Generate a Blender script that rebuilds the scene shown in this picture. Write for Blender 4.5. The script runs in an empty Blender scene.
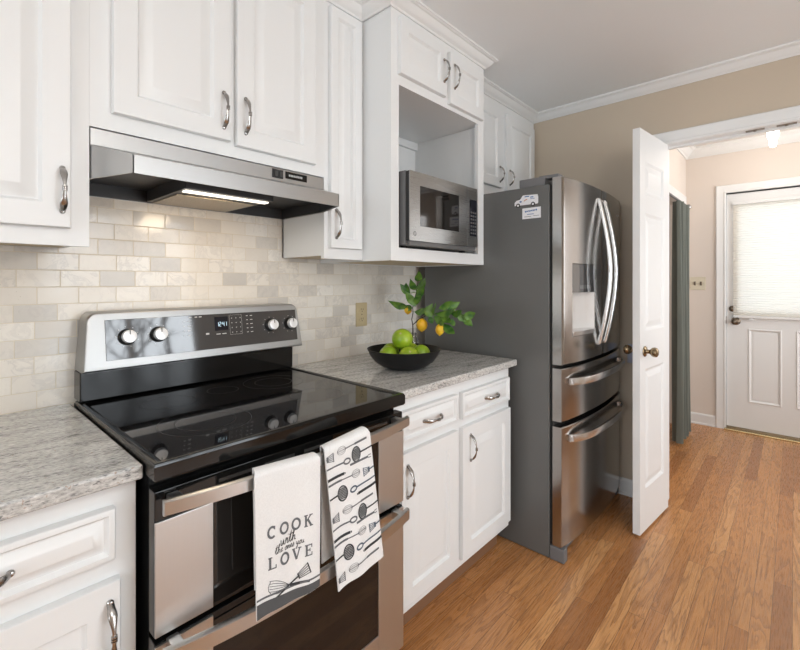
import bpy, bmesh, math, random
from mathutils import Vector, Matrix
random.seed(7)
PI = math.pi
S = bpy.context.scene
COL = S.collection

# ------------------------------------------------------------------ camera, world, lights, exposure
cam_d = bpy.data.cameras.new('camera')
cam = bpy.data.objects.new('camera', cam_d)
COL.objects.link(cam)
cam.location = (1.6316, -0.6791, 1.2883)
cam.rotation_euler = (PI / 2, 0, 0.7531)
cam_d.sensor_width = 36.0
cam_d.lens = 433.44 / 800 * 36.0
cam_d.shift_x = (400 - 388.4) / 800
cam_d.shift_y = -(325 - 281.57) / 800
cam_d.clip_start = 0.02
S.camera = cam

wd = bpy.data.worlds.new('world')
S.world = wd
wd.use_nodes = True
wd.node_tree.nodes['Background'].inputs[0].default_value = (0.75, 0.87, 1.0, 1)
wd.node_tree.nodes['Background'].inputs[1].default_value = 1.0


def area(name, loc, target, sx, sy, power, col=(1, 1, 1)):
    l = bpy.data.lights.new(name, 'AREA')
    l.shape = 'RECTANGLE'
    l.size = sx
    l.size_y = sy
    l.energy = power
    l.color = col
    o = bpy.data.objects.new(name, l)
    COL.objects.link(o)
    o.location = loc
    o.rotation_euler = (Vector(target) - Vector(loc)).to_track_quat('-Z', 'Z').to_euler()
    return o


# daylight entering through the patio glass; the rear light is an added front fill
area('daylight_patio', (4.5, 0.72, 1.25), (0, 0.72, 1.25), 2.5, 3.0, 165, (0.90, 0.955, 1.0))
area('fill_rear', (1.5, -3.13, 1.45), (1.5, 0, 1.45), 1.7, 1.3, 32, (0.88, 0.95, 1.0))
# added ceiling lamp, out of view, that brightens the kitchen
kl_ = bpy.data.lights.new('kitchen_fill_light', 'POINT')
kl_.energy = 31
kl_.color = (1.0, 0.98, 0.95)
kl_.shadow_soft_size = .22
ko = bpy.data.objects.new('kitchen_fill_light', kl_)
COL.objects.link(ko)
ko.location = (2.60, -0.55, 2.10)
# daylight behind the blind of the back door, and an added, unseen side fill for the hall
area('daylight_back_door', (1.6, 4.42, 1.5), (1.6, 3, 1.5), 0.8, 1.2, 3.2, (1.0, 0.99, 0.97))
area('fill_hall', (2.93, 3.2, 1.5), (0, 3.2, 1.5), 1.3, 1.3, 21, (1.0, 0.98, 0.965))

vs = S.view_settings
vs.view_transform = 'Standard'
vs.look = 'None'
vs.gamma = 1
vs.use_curve_mapping = False
vs.exposure = 0.05


# ------------------------------------------------------------------ helpers: materials
def mat(name, col=(.8, .8, .8), rough=.5, metal=0.0, spec=None, trans=0.0, emis=None, estr=0.0, coat=0.0, ior=None, alpha=None):
    m = bpy.data.materials.new(name)
    m.use_nodes = True
    p = m.node_tree.nodes['Principled BSDF']
    p.inputs['Base Color'].default_value = (*col, 1)
    p.inputs['Roughness'].default_value = rough
    p.inputs['Metallic'].default_value = metal
    if spec is not None: p.inputs['Specular IOR Level'].default_value = spec
    p.inputs['Transmission Weight'].default_value = trans
    if emis:
        p.inputs['Emission Color'].default_value = (*emis, 1)
        p.inputs['Emission Strength'].default_value = estr
    p.inputs['Coat Weight'].default_value = coat
    if ior: p.inputs['IOR'].default_value = ior
    return m


class NT:
    """tiny wrapper to wire shader nodes"""
    def __init__(s, m):
        s.m = m
        s.t = m.node_tree
        s.p = s.t.nodes['Principled BSDF']

    def n(s, typ, ins=None, **props):
        nd = s.t.nodes.new(typ)
        for k, v in props.items(): setattr(nd, k, v)
        for k, v in (ins or {}).items(): s.put(nd.inputs[k], v)
        return nd

    def put(s, sock, v):
        if isinstance(v, bpy.types.NodeSocket): s.t.links.new(v, sock)
        else:
            if sock.type == 'RGBA' and len(v) == 3: v = (*v, 1)
            sock.default_value = v

    def math(s, op, a, b=0.0, c=0.0):
        return s.n('ShaderNodeMath', {0: a, 1: b, 2: c}, operation=op).outputs[0]

    def coord(s):
        return s.n('ShaderNodeNewGeometry').outputs['Position']

    def sep(s, v):
        o = s.n('ShaderNodeSeparateXYZ', {0: v}).outputs
        return o[0], o[1], o[2]

    def comb(s, x, y, z):
        return s.n('ShaderNodeCombineXYZ', {0: x, 1: y, 2: z}).outputs[0]

    def noise(s, v, scale, detail=3, rough=.5, dist=0.0):
        return s.n('ShaderNodeTexNoise', {'Vector': v, 'Scale': scale, 'Detail': detail, 'Roughness': rough, 'Distortion': dist}).outputs[0]

    def white(s, v):
        nd = s.n('ShaderNodeTexWhiteNoise', {'Vector': v}, noise_dimensions='3D')
        return nd.outputs['Value']

    def ramp(s, f, stops, interp='LINEAR'):
        r = s.n('ShaderNodeValToRGB', {0: f})
        cr = r.color_ramp
        cr.interpolation = interp
        while len(cr.elements) < len(stops): cr.elements.new(.5)
        for e, (pos, c) in zip(cr.elements, stops):
            e.position = pos
            e.color = (*c, 1) if len(c) == 3 else c
        return r.outputs[0]

    def mix(s, f, a, b, blend='MIX'):
        nd = s.n('ShaderNodeMix', data_type='RGBA', blend_type=blend)
        s.put(nd.inputs[0], f)
        s.put(nd.inputs[6], a)
        s.put(nd.inputs[7], b)
        return nd.outputs[2]

    def bump(s, h, strength=.2, dist=.002):
        b = s.n('ShaderNodeBump', {'Height': h, 'Strength': strength, 'Distance': dist})
        s.put(s.p.inputs['Normal'], b.outputs[0])

    def base(s, c): s.put(s.p.inputs['Base Color'], c)
    def rough(s, c): s.put(s.p.inputs['Roughness'], c)


def vec(n, v, sx, sy, sz):
    return n.n('ShaderNodeVectorMath', {0: v, 1: (sx, sy, sz)}, operation='MULTIPLY').outputs[0]


def paint(name, col, rough=.5, bump=.04, scale=90):
    m = mat(name, col, rough)
    n = NT(m)
    c = n.coord()
    f = n.noise(c, 2.0, 2)
    n.base(n.mix(f, tuple(k * .975 for k in col), tuple(min(1, k * 1.02) for k in col)))
    n.bump(n.noise(c, scale, 2), bump, .001)
    return m


def steel(name, col, rough, axis, bump=.012):
    """brushed sheet; axis = direction the brushing runs along"""
    m = mat(name, col, rough, 1.0)
    n = NT(m)
    sc = [900, 900, 900]
    sc[axis] = 8
    f = n.noise(vec(n, n.coord(), *sc), 1.0, 2)
    n.rough(n.math('MULTIPLY_ADD', f, .05, rough - .025))
    n.base(n.mix(f, tuple(k * .97 for k in col), tuple(min(1, k * 1.03) for k in col)))
    n.bump(f, bump, .0006)
    return m


M = {}
M['cab'] = paint('cabinet_white_paint', (.782, .792, .792), .38, .02)
M['trim'] = paint('trim_white_paint', (.79, .797, .795), .4, .02)
M['ceil'] = paint('ceiling_paint', (.88, .905, .92), .8, .06, 140)
M['taupe'] = paint('taupe_wall_paint', (.56, .475, .375), .65, .08, 160)
M['hall'] = paint('hall_wall_paint', (.74, .67, .61), .65, .08, 160)
M['rearwall'] = paint('rear_wall_paint', (.62, .56, .49), .65, .06, 160)
M['under'] = paint('raw_cabinet_underside', (.62, .52, .36), .6, .03)
M['nickel'] = steel('brushed_nickel', (.40, .385, .37), .24, 2, .01)
M['steel'] = steel('stainless_steel', (.58, .58, .575), .32, 1)
M['steelv'] = steel('stainless_steel_upright', (.585, .575, .56), .40, 2, .012)
M['panelsteel'] = steel('control_panel_steel', (.39, .39, .385), .38, 1)
M['mwsteel'] = steel('microwave_steel', (.40, .40, .395), .28, 1)
M['hoodsteel'] = steel('hood_steel', (.52, .52, .515), .33, 1)
M['fsteel'] = steel('fridge_steel', (.40, .385, .37), .18, 2, .008)
M['fhandle'] = steel('fridge_handle_steel', (.72, .71, .70), .26, 2, .01)
M['fgrey'] = paint('fridge_grey_side', (.125, .126, .122), .34, .05, 400)
M['fgrey2'] = paint('fridge_grey_plastic', (.16, .16, .165), .45, .02)
M['gasket'] = mat('black_gasket', (.012, .012, .012), .6)
M['black'] = mat('black_enamel', (.006, .006, .006), .10, spec=.45)
M['blackm'] = mat('matte_black', (.014, .014, .014), .45)
M['glass_top'] = mat('ceramic_cooktop_glass', (.007, .007, .008), .035, spec=.6)
M['ovenglass'] = mat('dark_oven_glass', (.013, .011, .010), .05, spec=.5)
M['panelglass'] = mat('control_panel_glass', (.045, .045, .047), .05, spec=1.0)
M['mark'] = mat('pale_printed_marks', (.55, .55, .55), .5)
M['knobw'] = mat('satin_silver_knob', (.80, .80, .80), .3, .35)
M['darkgrey'] = mat('dark_grey', (.05, .05, .05), .4)
M['display'] = mat('dark_display', (.006, .007, .014), .1)
M['digits'] = mat('display_digits', (.5, .7, .8), .5, emis=(.7, .9, 1.0), estr=.7)
M['brass'] = mat('antique_brass', (.30, .225, .14), .25, 1.0)
M['bronze'] = mat('aged_bronze', (.22, .18, .14), .3, 1.0)
M['goldtrim'] = mat('polished_brass', (.62, .47, .24), .25, 1.0)
M['almond'] = mat('almond_plastic', (.52, .42, .25), .4)
M['slot'] = mat('slot_dark', (.05, .04, .03), .6)
M['ivory'] = mat('ivory_plastic', (.70, .645, .51), .4)
M['magw'] = mat('magnet_white', (.80, .81, .84), .35)
M['magb'] = mat('magnet_blue', (.10, .20, .42), .4)
M['mago'] = mat('magnet_orange', (.60, .28, .14), .4)
M['leaf'] = mat('leaf_green', (.08, .20, .03), .38)
M['stem'] = mat('twig_brown', (.05, .035, .02), .7)
M['lemon'] = mat('lemon_yellow', (.80, .50, .02), .42)
M['lime'] = mat('lime_green', (.30, .47, .02), .3)
M['bowl'] = mat('matte_black_ceramic', (.008, .008, .0085), .42, spec=.3)
M['glass'] = mat('clear_glass', (1, 1, 1), .02, trans=1.0, ior=1.45)
M['pane'] = mat('window_glass', (.95, .98, 1), .02, trans=1.0, ior=1.02)
M['print'] = mat('charcoal_print', (.035, .037, .04), .85)
M['printg'] = mat('grey_print', (.13, .135, .145), .85)
M['printb'] = mat('slate_blue_print', (.09, .115, .15), .85)
M['light_lens'] = mat('hood_light_lens', (.9, .88, .82), .3, emis=(1.0, .93, .80), estr=1.6)
M['bulb'] = mat('lit_bulb', (1, .97, .9), .4, emis=(1.0, .94, .84), estr=9.0)
M['lampglass'] = mat('added_lamp_glass', (1, .98, .94), .4, emis=(1.0, .95, .88), estr=2.2)
M['filter'] = mat('grease_filter_mesh', (.42, .36, .28), .35, .8)
M['hooddark'] = mat('hood_inner_enamel', (.055, .055, .057), .4, .3)
M['plate_blue'] = mat('pale_blue_plate', (.40, .43, .54), .4)
M['mwgrey'] = mat('microwave_case_grey', (.12, .12, .12), .4)
M['disp_pale'] = mat('dispenser_pale_liner', (.60, .575, .55), .4)
M['toekick'] = mat('wood_toe_kick', (.23, .12, .065), .5)

# green fabric curtain
m = M['curtain'] = mat('sage_curtain_cloth', (.12, .135, .12), .85)
n = NT(m)
n.base(n.mix(n.noise(vec(n, n.coord(), 60, 60, 4), 1.0, 2), (.115, .132, .117), (.165, .185, .165)))
n.p.inputs['Sheen Weight'].default_value = .2
# towels
for k, c in (('towel', (.80, .80, .795)), ('towelband', (.075, .078, .082))):
    m = M[k] = mat(k + '_cotton', c, .95)
    n = NT(m)
    co = n.coord()
    w1 = n.n('ShaderNodeTexWave', {'Vector': co, 'Scale': 420.0, 'Distortion': 1.0}, bands_direction='Z').outputs[1]
    w2 = n.n('ShaderNodeTexWave', {'Vector': co, 'Scale': 420.0, 'Distortion': 1.0}, bands_direction='Y').outputs[1]
    n.bump(n.math('ADD', w1, w2), .25, .001)
    n.base(n.mix(n.noise(co, 300, 2), tuple(x * .9 for x in c), tuple(min(1, x * 1.08) for x in c)))
    n.p.inputs['Sheen Weight'].default_value = .15
# window blind: thin pleated cloth that lets daylight through
m = M['shade'] = bpy.data.materials.new('cellular_shade_cloth')
m.use_nodes = True
t = m.node_tree
t.nodes.remove(t.nodes['Principled BSDF'])
df = t.nodes.new('ShaderNodeBsdfDiffuse')
df.inputs[0].default_value = (.86, .84, .79, 1)
tr = t.nodes.new('ShaderNodeBsdfTranslucent')
tr.inputs[0].default_value = (.92, .865, .77, 1)
mx = t.nodes.new('ShaderNodeMixShader')
mx.inputs[0].default_value = .55
t.links.new(df.outputs[0], mx.inputs[1])
t.links.new(tr.outputs[0], mx.inputs[2])
t.links.new(mx.outputs[0], t.nodes['Material Output'].inputs[0])

# leaves: two greens by noise
n = NT(M['leaf'])
n.base(n.ramp(n.noise(n.coord(), 28, 1), [(.35, (.035, .12, .022)), (.65, (.14, .27, .035))]))
n = NT(M['lime'])
n.base(n.ramp(n.noise(n.coord(), 22, 2), [(.3, (.19, .34, .010)), (.7, (.36, .47, .03))]))
n.bump(n.noise(n.coord(), 500, 1), .06, .001)
n = NT(M['lemon'])
n.base(n.ramp(n.noise(n.coord(), 30, 2), [(.3, (.80, .40, .012)), (.7, (.86, .58, .03))]))
n.bump(n.noise(n.coord(), 400, 1), .1, .001)
n = NT(M['filter'])
n.bump(n.n('ShaderNodeTexVoronoi', {'Vector': n.coord(), 'Scale': 260.0}).outputs[0], .6, .002)

# marble subway tiles on the y/z wall plane
m = M['tile'] = mat('marble_subway_tile', (.7, .66, .6), .16)
n = NT(m)
X, Y, Z = n.sep(n.coord())
TH, TL = .0512, .1026
rowf = n.math('DIVIDE', n.math('SUBTRACT', Z, .9135), TH)
row = n.math('FLOOR', rowf)
colf = n.math('ADD', n.math('DIVIDE', n.math('ADD', Y, .04), TL), n.math('MULTIPLY', n.math('MODULO', n.math('ADD', row, 40), 2.0), .5))
colf = n.math('ADD', colf, n.math('MULTIPLY', n.white(n.comb(row, 3.3, 1.0)), .12))
colm = n.math('FLOOR', colf)
idn = n.white(n.comb(row, colm, 7.0))
idn2 = n.white(n.comb(row, colm, 19.0))
fr, fc = n.math('FRACT', rowf), n.math('FRACT', colf)
er = n.math('MULTIPLY', n.math('MINIMUM', fr, n.math('SUBTRACT', 1.0, fr)), TH)
ec = n.math('MULTIPLY', n.math('MINIMUM', fc, n.math('SUBTRACT', 1.0, fc)), TL)
edge = n.math('MINIMUM', er, ec)
groutf = n.math('LESS_THAN', edge, .0010)
tcol = n.ramp(idn, [(0, (.53, .50, .46)), (.2, (.66, .61, .545)), (.55, (.76, .705, .625)), (1, (.81, .775, .715))])
off = n.comb(n.math('MULTIPLY', idn, 31.0), n.math('ADD', Y, n.math('MULTIPLY', idn2, 9.0)), n.math('ADD', Z, n.math('MULTIPLY', idn, 5.0)))
vein = n.noise(off, 17, 6, .6, .9)
vf = n.ramp(vein, [(.40, (0, 0, 0)), (.495, (.55, .55, .55)), (.53, (.1, .1, .1)), (.70, (0, 0, 0))])
tcol = n.mix(n.math('MULTIPLY', n.n('ShaderNodeSeparateColor', {0: vf}).outputs[0], n.math('MULTIPLY', idn2, .8)), tcol, (.42, .39, .37))
cloud = n.noise(off, 9, 3)
tcol = n.mix(n.math('MULTIPLY', cloud, .35), tcol, (.80, .775, .74))
spk = n.math('GREATER_THAN', n.noise(n.coord(), 210, 1), .765)
tcol = n.mix(n.math('MULTIPLY', spk, .5), tcol, (.33, .26, .20))
n.base(n.mix(groutf, tcol, (.66, .585, .46)))
n.rough(n.math('MULTIPLY_ADD', groutf, .6, .13))
hgt = n.math('ADD', n.math('MINIMUM', n.math('MULTIPLY', edge, 500.0), 1.0), n.math('MULTIPLY', idn2, .5))
tilt = n.math('MULTIPLY', n.math('SUBTRACT', idn, .5), n.math('MULTIPLY', fc, 1.2))
hgt = n.math('ADD', hgt, n.math('ADD', tilt, n.math('MULTIPLY', n.noise(n.coord(), 18, 1), .35)))
n.bump(hgt, .35, .0016)

# granite: long grey streaks, black and rust specks
m = M['granite'] = mat('grey_granite', (.6, .6, .58), .12)
n = NT(m)
co = n.coord()
rot = n.n('ShaderNodeMapping', {'Vector': co, 'Rotation': (0, 0, .16)}).outputs[0]
s1 = n.noise(vec(n, rot, 34, 5, 34), 1.0, 5, .62, .5)
s2 = n.noise(vec(n, rot, 210, 75, 210), 1.0, 4, .65)
s3 = n.noise(vec(n, rot, 260, 55, 260), 1.0, 2, .5)
c0 = n.ramp(s1, [(.30, (.24, .245, .24)), (.44, (.43, .43, .42)), (.56, (.60, .595, .575)), (.70, (.72, .71, .68))])
c2 = n.ramp(s2, [(.33, (.08, .08, .08)), (.44, (.40, .395, .38)), (.56, (.62, .61, .585)), (.68, (.86, .85, .82))])
cc = n.mix(.58, c0, c2)
dk = n.math('GREATER_THAN', n.math('ADD', s3, n.math('MULTIPLY', n.math('SUBTRACT', .5, s1), .55)), .665)
cc = n.mix(n.math('MULTIPLY', dk, .62), cc, (.05, .05, .052))
rs = n.math('GREATER_THAN', n.noise(n.n('ShaderNodeMapping', {'Vector': co, 'Location': (3, 1, 2)}).outputs[0], 150, 2), .685)
cc = n.mix(n.math('MULTIPLY', rs, .6), cc, (.34, .21, .13))
n.base(cc)
n.bump(n.noise(co, 260, 2), .05, .001)

# oak strip floor, boards along y
m = M['floor'] = mat('oak_strip_floor', (.5, .3, .15), .3)
n = NT(m)
X, Y, Z = n.sep(n.coord())
PW, PL = .0585, 1.05
rf = n.math('DIVIDE', n.math('ADD', X, .013), PW)
r = n.math('FLOOR', rf)
sh = n.math('MULTIPLY', n.white(n.comb(r, 5.0, 2.0)), 3.7)
lf = n.math('ADD', n.math('DIVIDE', Y, PL), sh)
lid = n.math('FLOOR', lf)
pid = n.white(n.comb(r, lid, 11.0))
pid2 = n.white(n.comb(r, lid, 23.0))
fx, fl = n.math('FRACT', rf), n.math('FRACT', lf)
ex = n.math('MULTIPLY', n.math('MINIMUM', fx, n.math('SUBTRACT', 1.0, fx)), PW)
el = n.math('MULTIPLY', n.math('MINIMUM', fl, n.math('SUBTRACT', 1.0, fl)), PL)
seam = n.math('LESS_THAN', n.math('MINIMUM', ex, el), .0009)
base = n.ramp(pid, [(0, (.38, .162, .058)), (.25, (.52, .236, .084)), (.7, (.60, .290, .110)), (1, (.67, .350, .145))])
gv = n.comb(n.math('ADD', n.math('MULTIPLY', X, 17.0), n.math('MULTIPLY', pid, 40.0)), n.math('MULTIPLY', Y, 1.35), n.math('MULTIPLY', pid2, 30.0))
warp = n.noise(gv, 1.0, 3, .55, .6)
rings = n.math('FRACT', n.math('MULTIPLY', warp, 10.0))
rings = n.ramp(rings, [(0, (1, 1, 1)), (.30, (.45, .45, .45)), (.62, (0, 0, 0)), (.93, (.1, .1, .1)), (1, (1, 1, 1))])
rr = n.n('ShaderNodeSeparateColor', {0: rings}).outputs[0]
fine = n.noise(n.comb(n.math('MULTIPLY', X, 420.0), n.math('MULTIPLY', Y, 14.0), 0.0), 1.0, 3, .6)
wood = n.mix(n.math('MULTIPLY', rr, .66), base, (.26, .108, .040))
wood = n.mix(n.math('MULTIPLY', n.math('SUBTRACT', fine, .35), .55), wood, (.22, .095, .035))
n.base(n.mix(n.math('MULTIPLY', seam, .75), wood, (.09, .045, .02)))
n.rough(n.math('MULTIPLY_ADD', fine, .16, .20))
n.bump(n.math('ADD', n.math('MULTIPLY', seam, -1.0), n.math('MULTIPLY', fine, .12)), .18, .001)


# ------------------------------------------------------------------ helpers: geometry
class B:
    def __init__(s):
        s.bm = bmesh.new()

    def box(s, x0, x1, y0, y1, z0, z1, bev=0.0, seg=2):
        b = bmesh.new()
        vs_ = [b.verts.new((x, y, z)) for x in (x0, x1) for y in (y0, y1) for z in (z0, z1)]
        for f in ((0, 1, 3, 2), (4, 6, 7, 5), (0, 4, 5, 1), (2, 3, 7, 6), (0, 2, 6, 4), (1, 5, 7, 3)):
            b.faces.new([vs_[i] for i in f])
        if bev > 0:
            bmesh.ops.bevel(b, geom=b.edges[:], offset=bev, segments=seg, profile=.5, affect='EDGES')
        s.merge(b)
        return s

    def merge(s, b, mtx=None):
        if mtx: bmesh.ops.transform(b, matrix=mtx, verts=b.verts)
        me = bpy.data.meshes.new('tmp')
        b.to_mesh(me)
        b.free()
        s.bm.from_mesh(me)
        bpy.data.meshes.remove(me)

    def grid(s, rows, close_u=False, close_v=False, caps=False):
        """rows: list of lists of points"""
        R = [[s.bm.verts.new(p) for p in row] for row in rows]
        nu, nv = len(R), len(R[0])
        for i in range(nu if close_u else nu - 1):
            for j in range(nv if close_v else nv - 1):
                a, b_, c, d = R[i][j], R[i][(j + 1) % nv], R[(i + 1) % nu][(j + 1) % nv], R[(i + 1) % nu][j]
                try: s.bm.faces.new((a, b_, c, d))
                except ValueError: pass
        if caps:
            for row in (R[0], R[-1]):
                try: s.bm.faces.new(row)
                except ValueError: pass
        return s

    def tube(s, pts, rad, nseg=10, flat=1.0, side=None, caps=True):
        """circle / ellipse swept along pts. rad: number or list. flat: scale of second axis"""
        pts = [Vector(p) for p in pts]
        N = len(pts)
        if not isinstance(rad, (list, tuple)): rad = [rad] * N
        up = Vector(side) if side else Vector((0.123, 0.21, .97))
        rows = []
        for i, p in enumerate(pts):
            tg = (pts[min(i + 1, N - 1)] - pts[max(i - 1, 0)]).normalized()
            a = up - tg * up.dot(tg)
            if a.length < 1e-4: a = tg.orthogonal()
            a.normalize()
            up = a if not side else up
            b_ = tg.cross(a)
            rows.append([p + a * (rad[i] * math.cos(q)) + b_ * (rad[i] * flat * math.sin(q)) for q in [2 * PI * k / nseg for k in range(nseg)]])
        s.grid(rows, close_v=True, caps=caps)
        return s

    def lathe(s, prof, origin=(0, 0, 0), axis=(0, 0, 1), nseg=24):
        """prof: (r, h) along axis"""
        ax = Vector(axis).normalized()
        a = ax.orthogonal().normalized()
        b_ = ax.cross(a)
        o = Vector(origin)
        rows = [[o + ax * h + (a * math.cos(q) + b_ * math.sin(q)) * max(r, 1e-5) for q in [2 * PI * k / nseg for k in range(nseg)]] for r, h in prof]
        s.grid(rows, close_v=True, caps=True)
        return s

    def loft(s, rings, cap0=True, cap1=True):
        R = [[s.bm.verts.new(p) for p in ring] for ring in rings]
        k = len(R[0])
        for i in range(len(R) - 1):
            for j in range(k):
                s.bm.faces.new((R[i][j], R[i][(j + 1) % k], R[i + 1][(j + 1) % k], R[i + 1][j]))
        if cap0: s.bm.faces.new(R[0][::-1])
        if cap1: s.bm.faces.new(R[-1])
        return s

    def extrude_poly(s, poly, fn0, fn1):
        """solid between two mapped copies of a 2D polygon"""
        a = [s.bm.verts.new(fn0(*p)) for p in poly]
        b_ = [s.bm.verts.new(fn1(*p)) for p in poly]
        s.bm.faces.new(a[::-1])
        s.bm.faces.new(b_)
        k = len(poly)
        for j in range(k):
            s.bm.faces.new((a[j], a[(j + 1) % k], b_[(j + 1) % k], b_[j]))
        return s

    def ribbon(s, pts, w, fn, close=False):
        """flat stroke of width w along 2D pts, mapped to 3D by fn"""
        P = [Vector(p) for p in pts]
        if close: P = P + [P[0], P[1]]
        L, Rr = [], []
        for i, p in enumerate(P):
            d = (P[min(i + 1, len(P) - 1)] - P[max(i - 1, 0)])
            if d.length < 1e-9: d = Vector((1, 0))
            d.normalize()
            nn = Vector((-d.y, d.x)) * w / 2
            L.append(s.bm.verts.new(fn(*(p + nn))))
            Rr.append(s.bm.verts.new(fn(*(p - nn))))
        for i in range(len(P) - 1):
            s.bm.faces.new((L[i], L[i + 1], Rr[i + 1], Rr[i]))
        return s

    def fill(s, pts, fn):
        s.bm.faces.new([s.bm.verts.new(fn(*p)) for p in pts])
        return s

    def obj(s, name, material, parent=None, smooth=True, angle=35):
        root = None
        q = parent
        while q is not None:
            root = q
            q = q.parent
        bmesh.ops.recalc_face_normals(s.bm, faces=s.bm.faces[:])
        if root is not None and root.type == 'EMPTY':
            bmesh.ops.transform(s.bm, matrix=root.matrix_basis.inverted(), verts=s.bm.verts)
        me = bpy.data.meshes.new(name)
        s.bm.to_mesh(me)
        s.bm.free()
        if smooth:
            me.polygons.foreach_set('use_smooth', [True] * len(me.polygons))
            me.set_sharp_from_angle(angle=math.radians(angle))
        if isinstance(material, (list, tuple)):
            for mm in material: me.materials.append(mm)
        else:
            me.materials.append(material)
        o = bpy.data.objects.new(name, me)
        COL.objects.link(o)
        if smooth:
            wn = o.modifiers.new('weighted_normal', 'WEIGHTED_NORMAL')
            wn.keep_sharp = True
            wn.weight = 100
        if parent is not None: o.parent = parent
        return o


def thing(name, label, cat, loc=(0, 0, 0), rotz=0.0, group=None):
    o = bpy.data.objects.new(name, None)
    o.empty_display_size = .05
    COL.objects.link(o)
    o.location = loc
    o.rotation_euler = (0, 0, rotz)
    o.matrix_basis = Matrix.Translation(Vector(loc)) @ Matrix.Rotation(rotz, 4, 'Z')
    o['label'] = label
    o['category'] = cat
    if group: o['group'] = group
    return o


def tag(o, label, cat, group=None, kind=None):
    o['label'] = label
    o['category'] = cat
    if group: o['group'] = group
    if kind: o['kind'] = kind
    return o


def struct(o, label=None, cat=None):
    o['kind'] = 'structure'
    if label: o['label'] = label
    if cat: o['category'] = cat
    return o


def raised_panel(b, u0, u1, v0, v1, t, fn, stile=.058, raised=True, depth=.010, field=.038):
    """cabinet door: eased edge, flat frame, groove, bevelled raised field. fn(u, v, w)->xyz, w outward"""
    field = max(.014, min(.038, (min(u1 - u0, v1 - v0) / 2 - stile) * .62))
    if not raised:
        prof = [(0, 0), (0, t - .005), (.002, t - .002), (.006, t)]
    else:
        prof = [(0, 0), (0, t - .005), (.002, t - .0015), (.006, t), (stile, t), (stile + .004, t - depth * .6), (stile + .007, t - depth),
                (stile + .012, t - depth), (stile + field, t - .0015), (stile + field + .004, t - .0005)]
    rings = [[fn(u0 + i, v0 + i, w), fn(u1 - i, v0 + i, w), fn(u1 - i, v1 - i, w), fn(u0 + i, v1 - i, w)] for i, w in prof]
    b.loft(rings)


def panel_recess(b, u0, u1, v0, v1, fn, prof):
    """nested rectangles on an existing face: embossed panel"""
    rings = [[fn(u0 + i, v0 + i, w), fn(u1 - i, v0 + i, w), fn(u1 - i, v1 - i, w), fn(u0 + i, v1 - i, w)] for i, w in prof]
    b.loft(rings, cap0=False)


def pull(parent, p0, p1, out, length_r=(.0075, .0042), bow=.028):
    """bow handle with flared feet between p0 and p1, standing off along out"""
    p0, p1, out = Vector(p0), Vector(p1), Vector(out)
    b = B()
    N = 19
    pts, rad = [], []
    for i in range(N):
        tt = i / (N - 1)
        h = bow * (math.sin(PI * tt) ** .62)
        pts.append(p0.lerp(p1, tt) + out * (h + .002))
        e = abs(2 * tt - 1)
        rad.append(.0036 + .0052 * (max(0, 1 - abs(e - .72) / .5) ** 1.2) + (.0012 if e > .95 else 0))
    ax = (p1 - p0).normalized().cross(out)
    b.tube(pts, rad, 12, .5, side=ax)
    for p in (p0, p1):
        b.lathe([(.0062, -.0005), (.0066, .003), (.0045, .006), (.001, .007)], p, out, 12)
    for tt in (.46, .5, .54):
        h = bow * (math.sin(PI * tt) ** .62)
        b.lathe([(.001, -.0016), (.0056, -.0012), (.0056, .0012), (.001, .0016)], p0.lerp(p1, tt) + out * (h + .002), p1 - p0, 12)
    return b.obj('handle', M['nickel'], parent)


def cab_door(name, root, y0, y1, z0, z1, xf, hz=None, hy=None, t=.02, stile=.058):
    """door or drawer front facing +x. vertical pull when hz=(za,zb),hy ; horizontal when hy=(ya,yb),hz"""
    b = B()
    raised_panel(b, y0, y1, z0, z1, t, lambda u, v, w: (xf + w, u, v), stile)
    o = b.obj(name, M['cab'], root)
    if hy is not None:
        if isinstance(hz, tuple): pull(o, (xf + t, hy, hz[0]), (xf + t, hy, hz[1]), (1, 0, 0))
        else: pull(o, (xf + t, hy[0], hz), (xf + t, hy[1], hz), (1, 0, 0))
    return o


# ------------------------------------------------------------------ room shell
CEIL = 2.44
YB = 2.22          # back wall of the kitchen
OX0, OX1, OZ = 1.088, 1.975, 2.070   # doorway
RX, RY = 3.45, -3.15
HX0, HX1, HY1, HC = .90, 2.95, 4.11, 2.495
G = .002

struct(B().box(-.12, RX + .12, RY - .12, HY1 + .5, -.06, 0).obj('floor', M['floor']))
struct(B().box(RX + .125, 4.9, -1.6, 3.0, -.08, -.02).obj('ground_patio', mat('patio_ground', (.30, .29, .26), .9)))
struct(B().box(-.12, RX + .12, RY - .12, YB, CEIL, CEIL + .08).obj('ceiling', M['ceil']))
struct(B().box(HX0 - .1, HX1 + .1, YB + .12, HY1 + .12, HC, HC + .08).obj('ceiling_hall', paint('hall_ceiling_paint', (.74, .71, .68), .8)))
struct(B().box(-.12, -.009, RY - .12, YB + .12, 0, CEIL).obj('wall_left', M['rearwall']))
struct(B().box(-.009, 0, -1.5, 1.30, .9, 2.0).obj('wall_backsplash', M['tile']))
b = B()
b.box(-.009, OX0 - .02, YB, YB + .12, 0, CEIL)
b.box(OX1 + .02, RX + .12, YB, YB + .12, 0, CEIL)
b.box(OX0 - .02, OX1 + .02, YB, YB + .12, OZ + .02, CEIL)
struct(b.obj('wall_back', M['taupe'], smooth=False))
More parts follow.
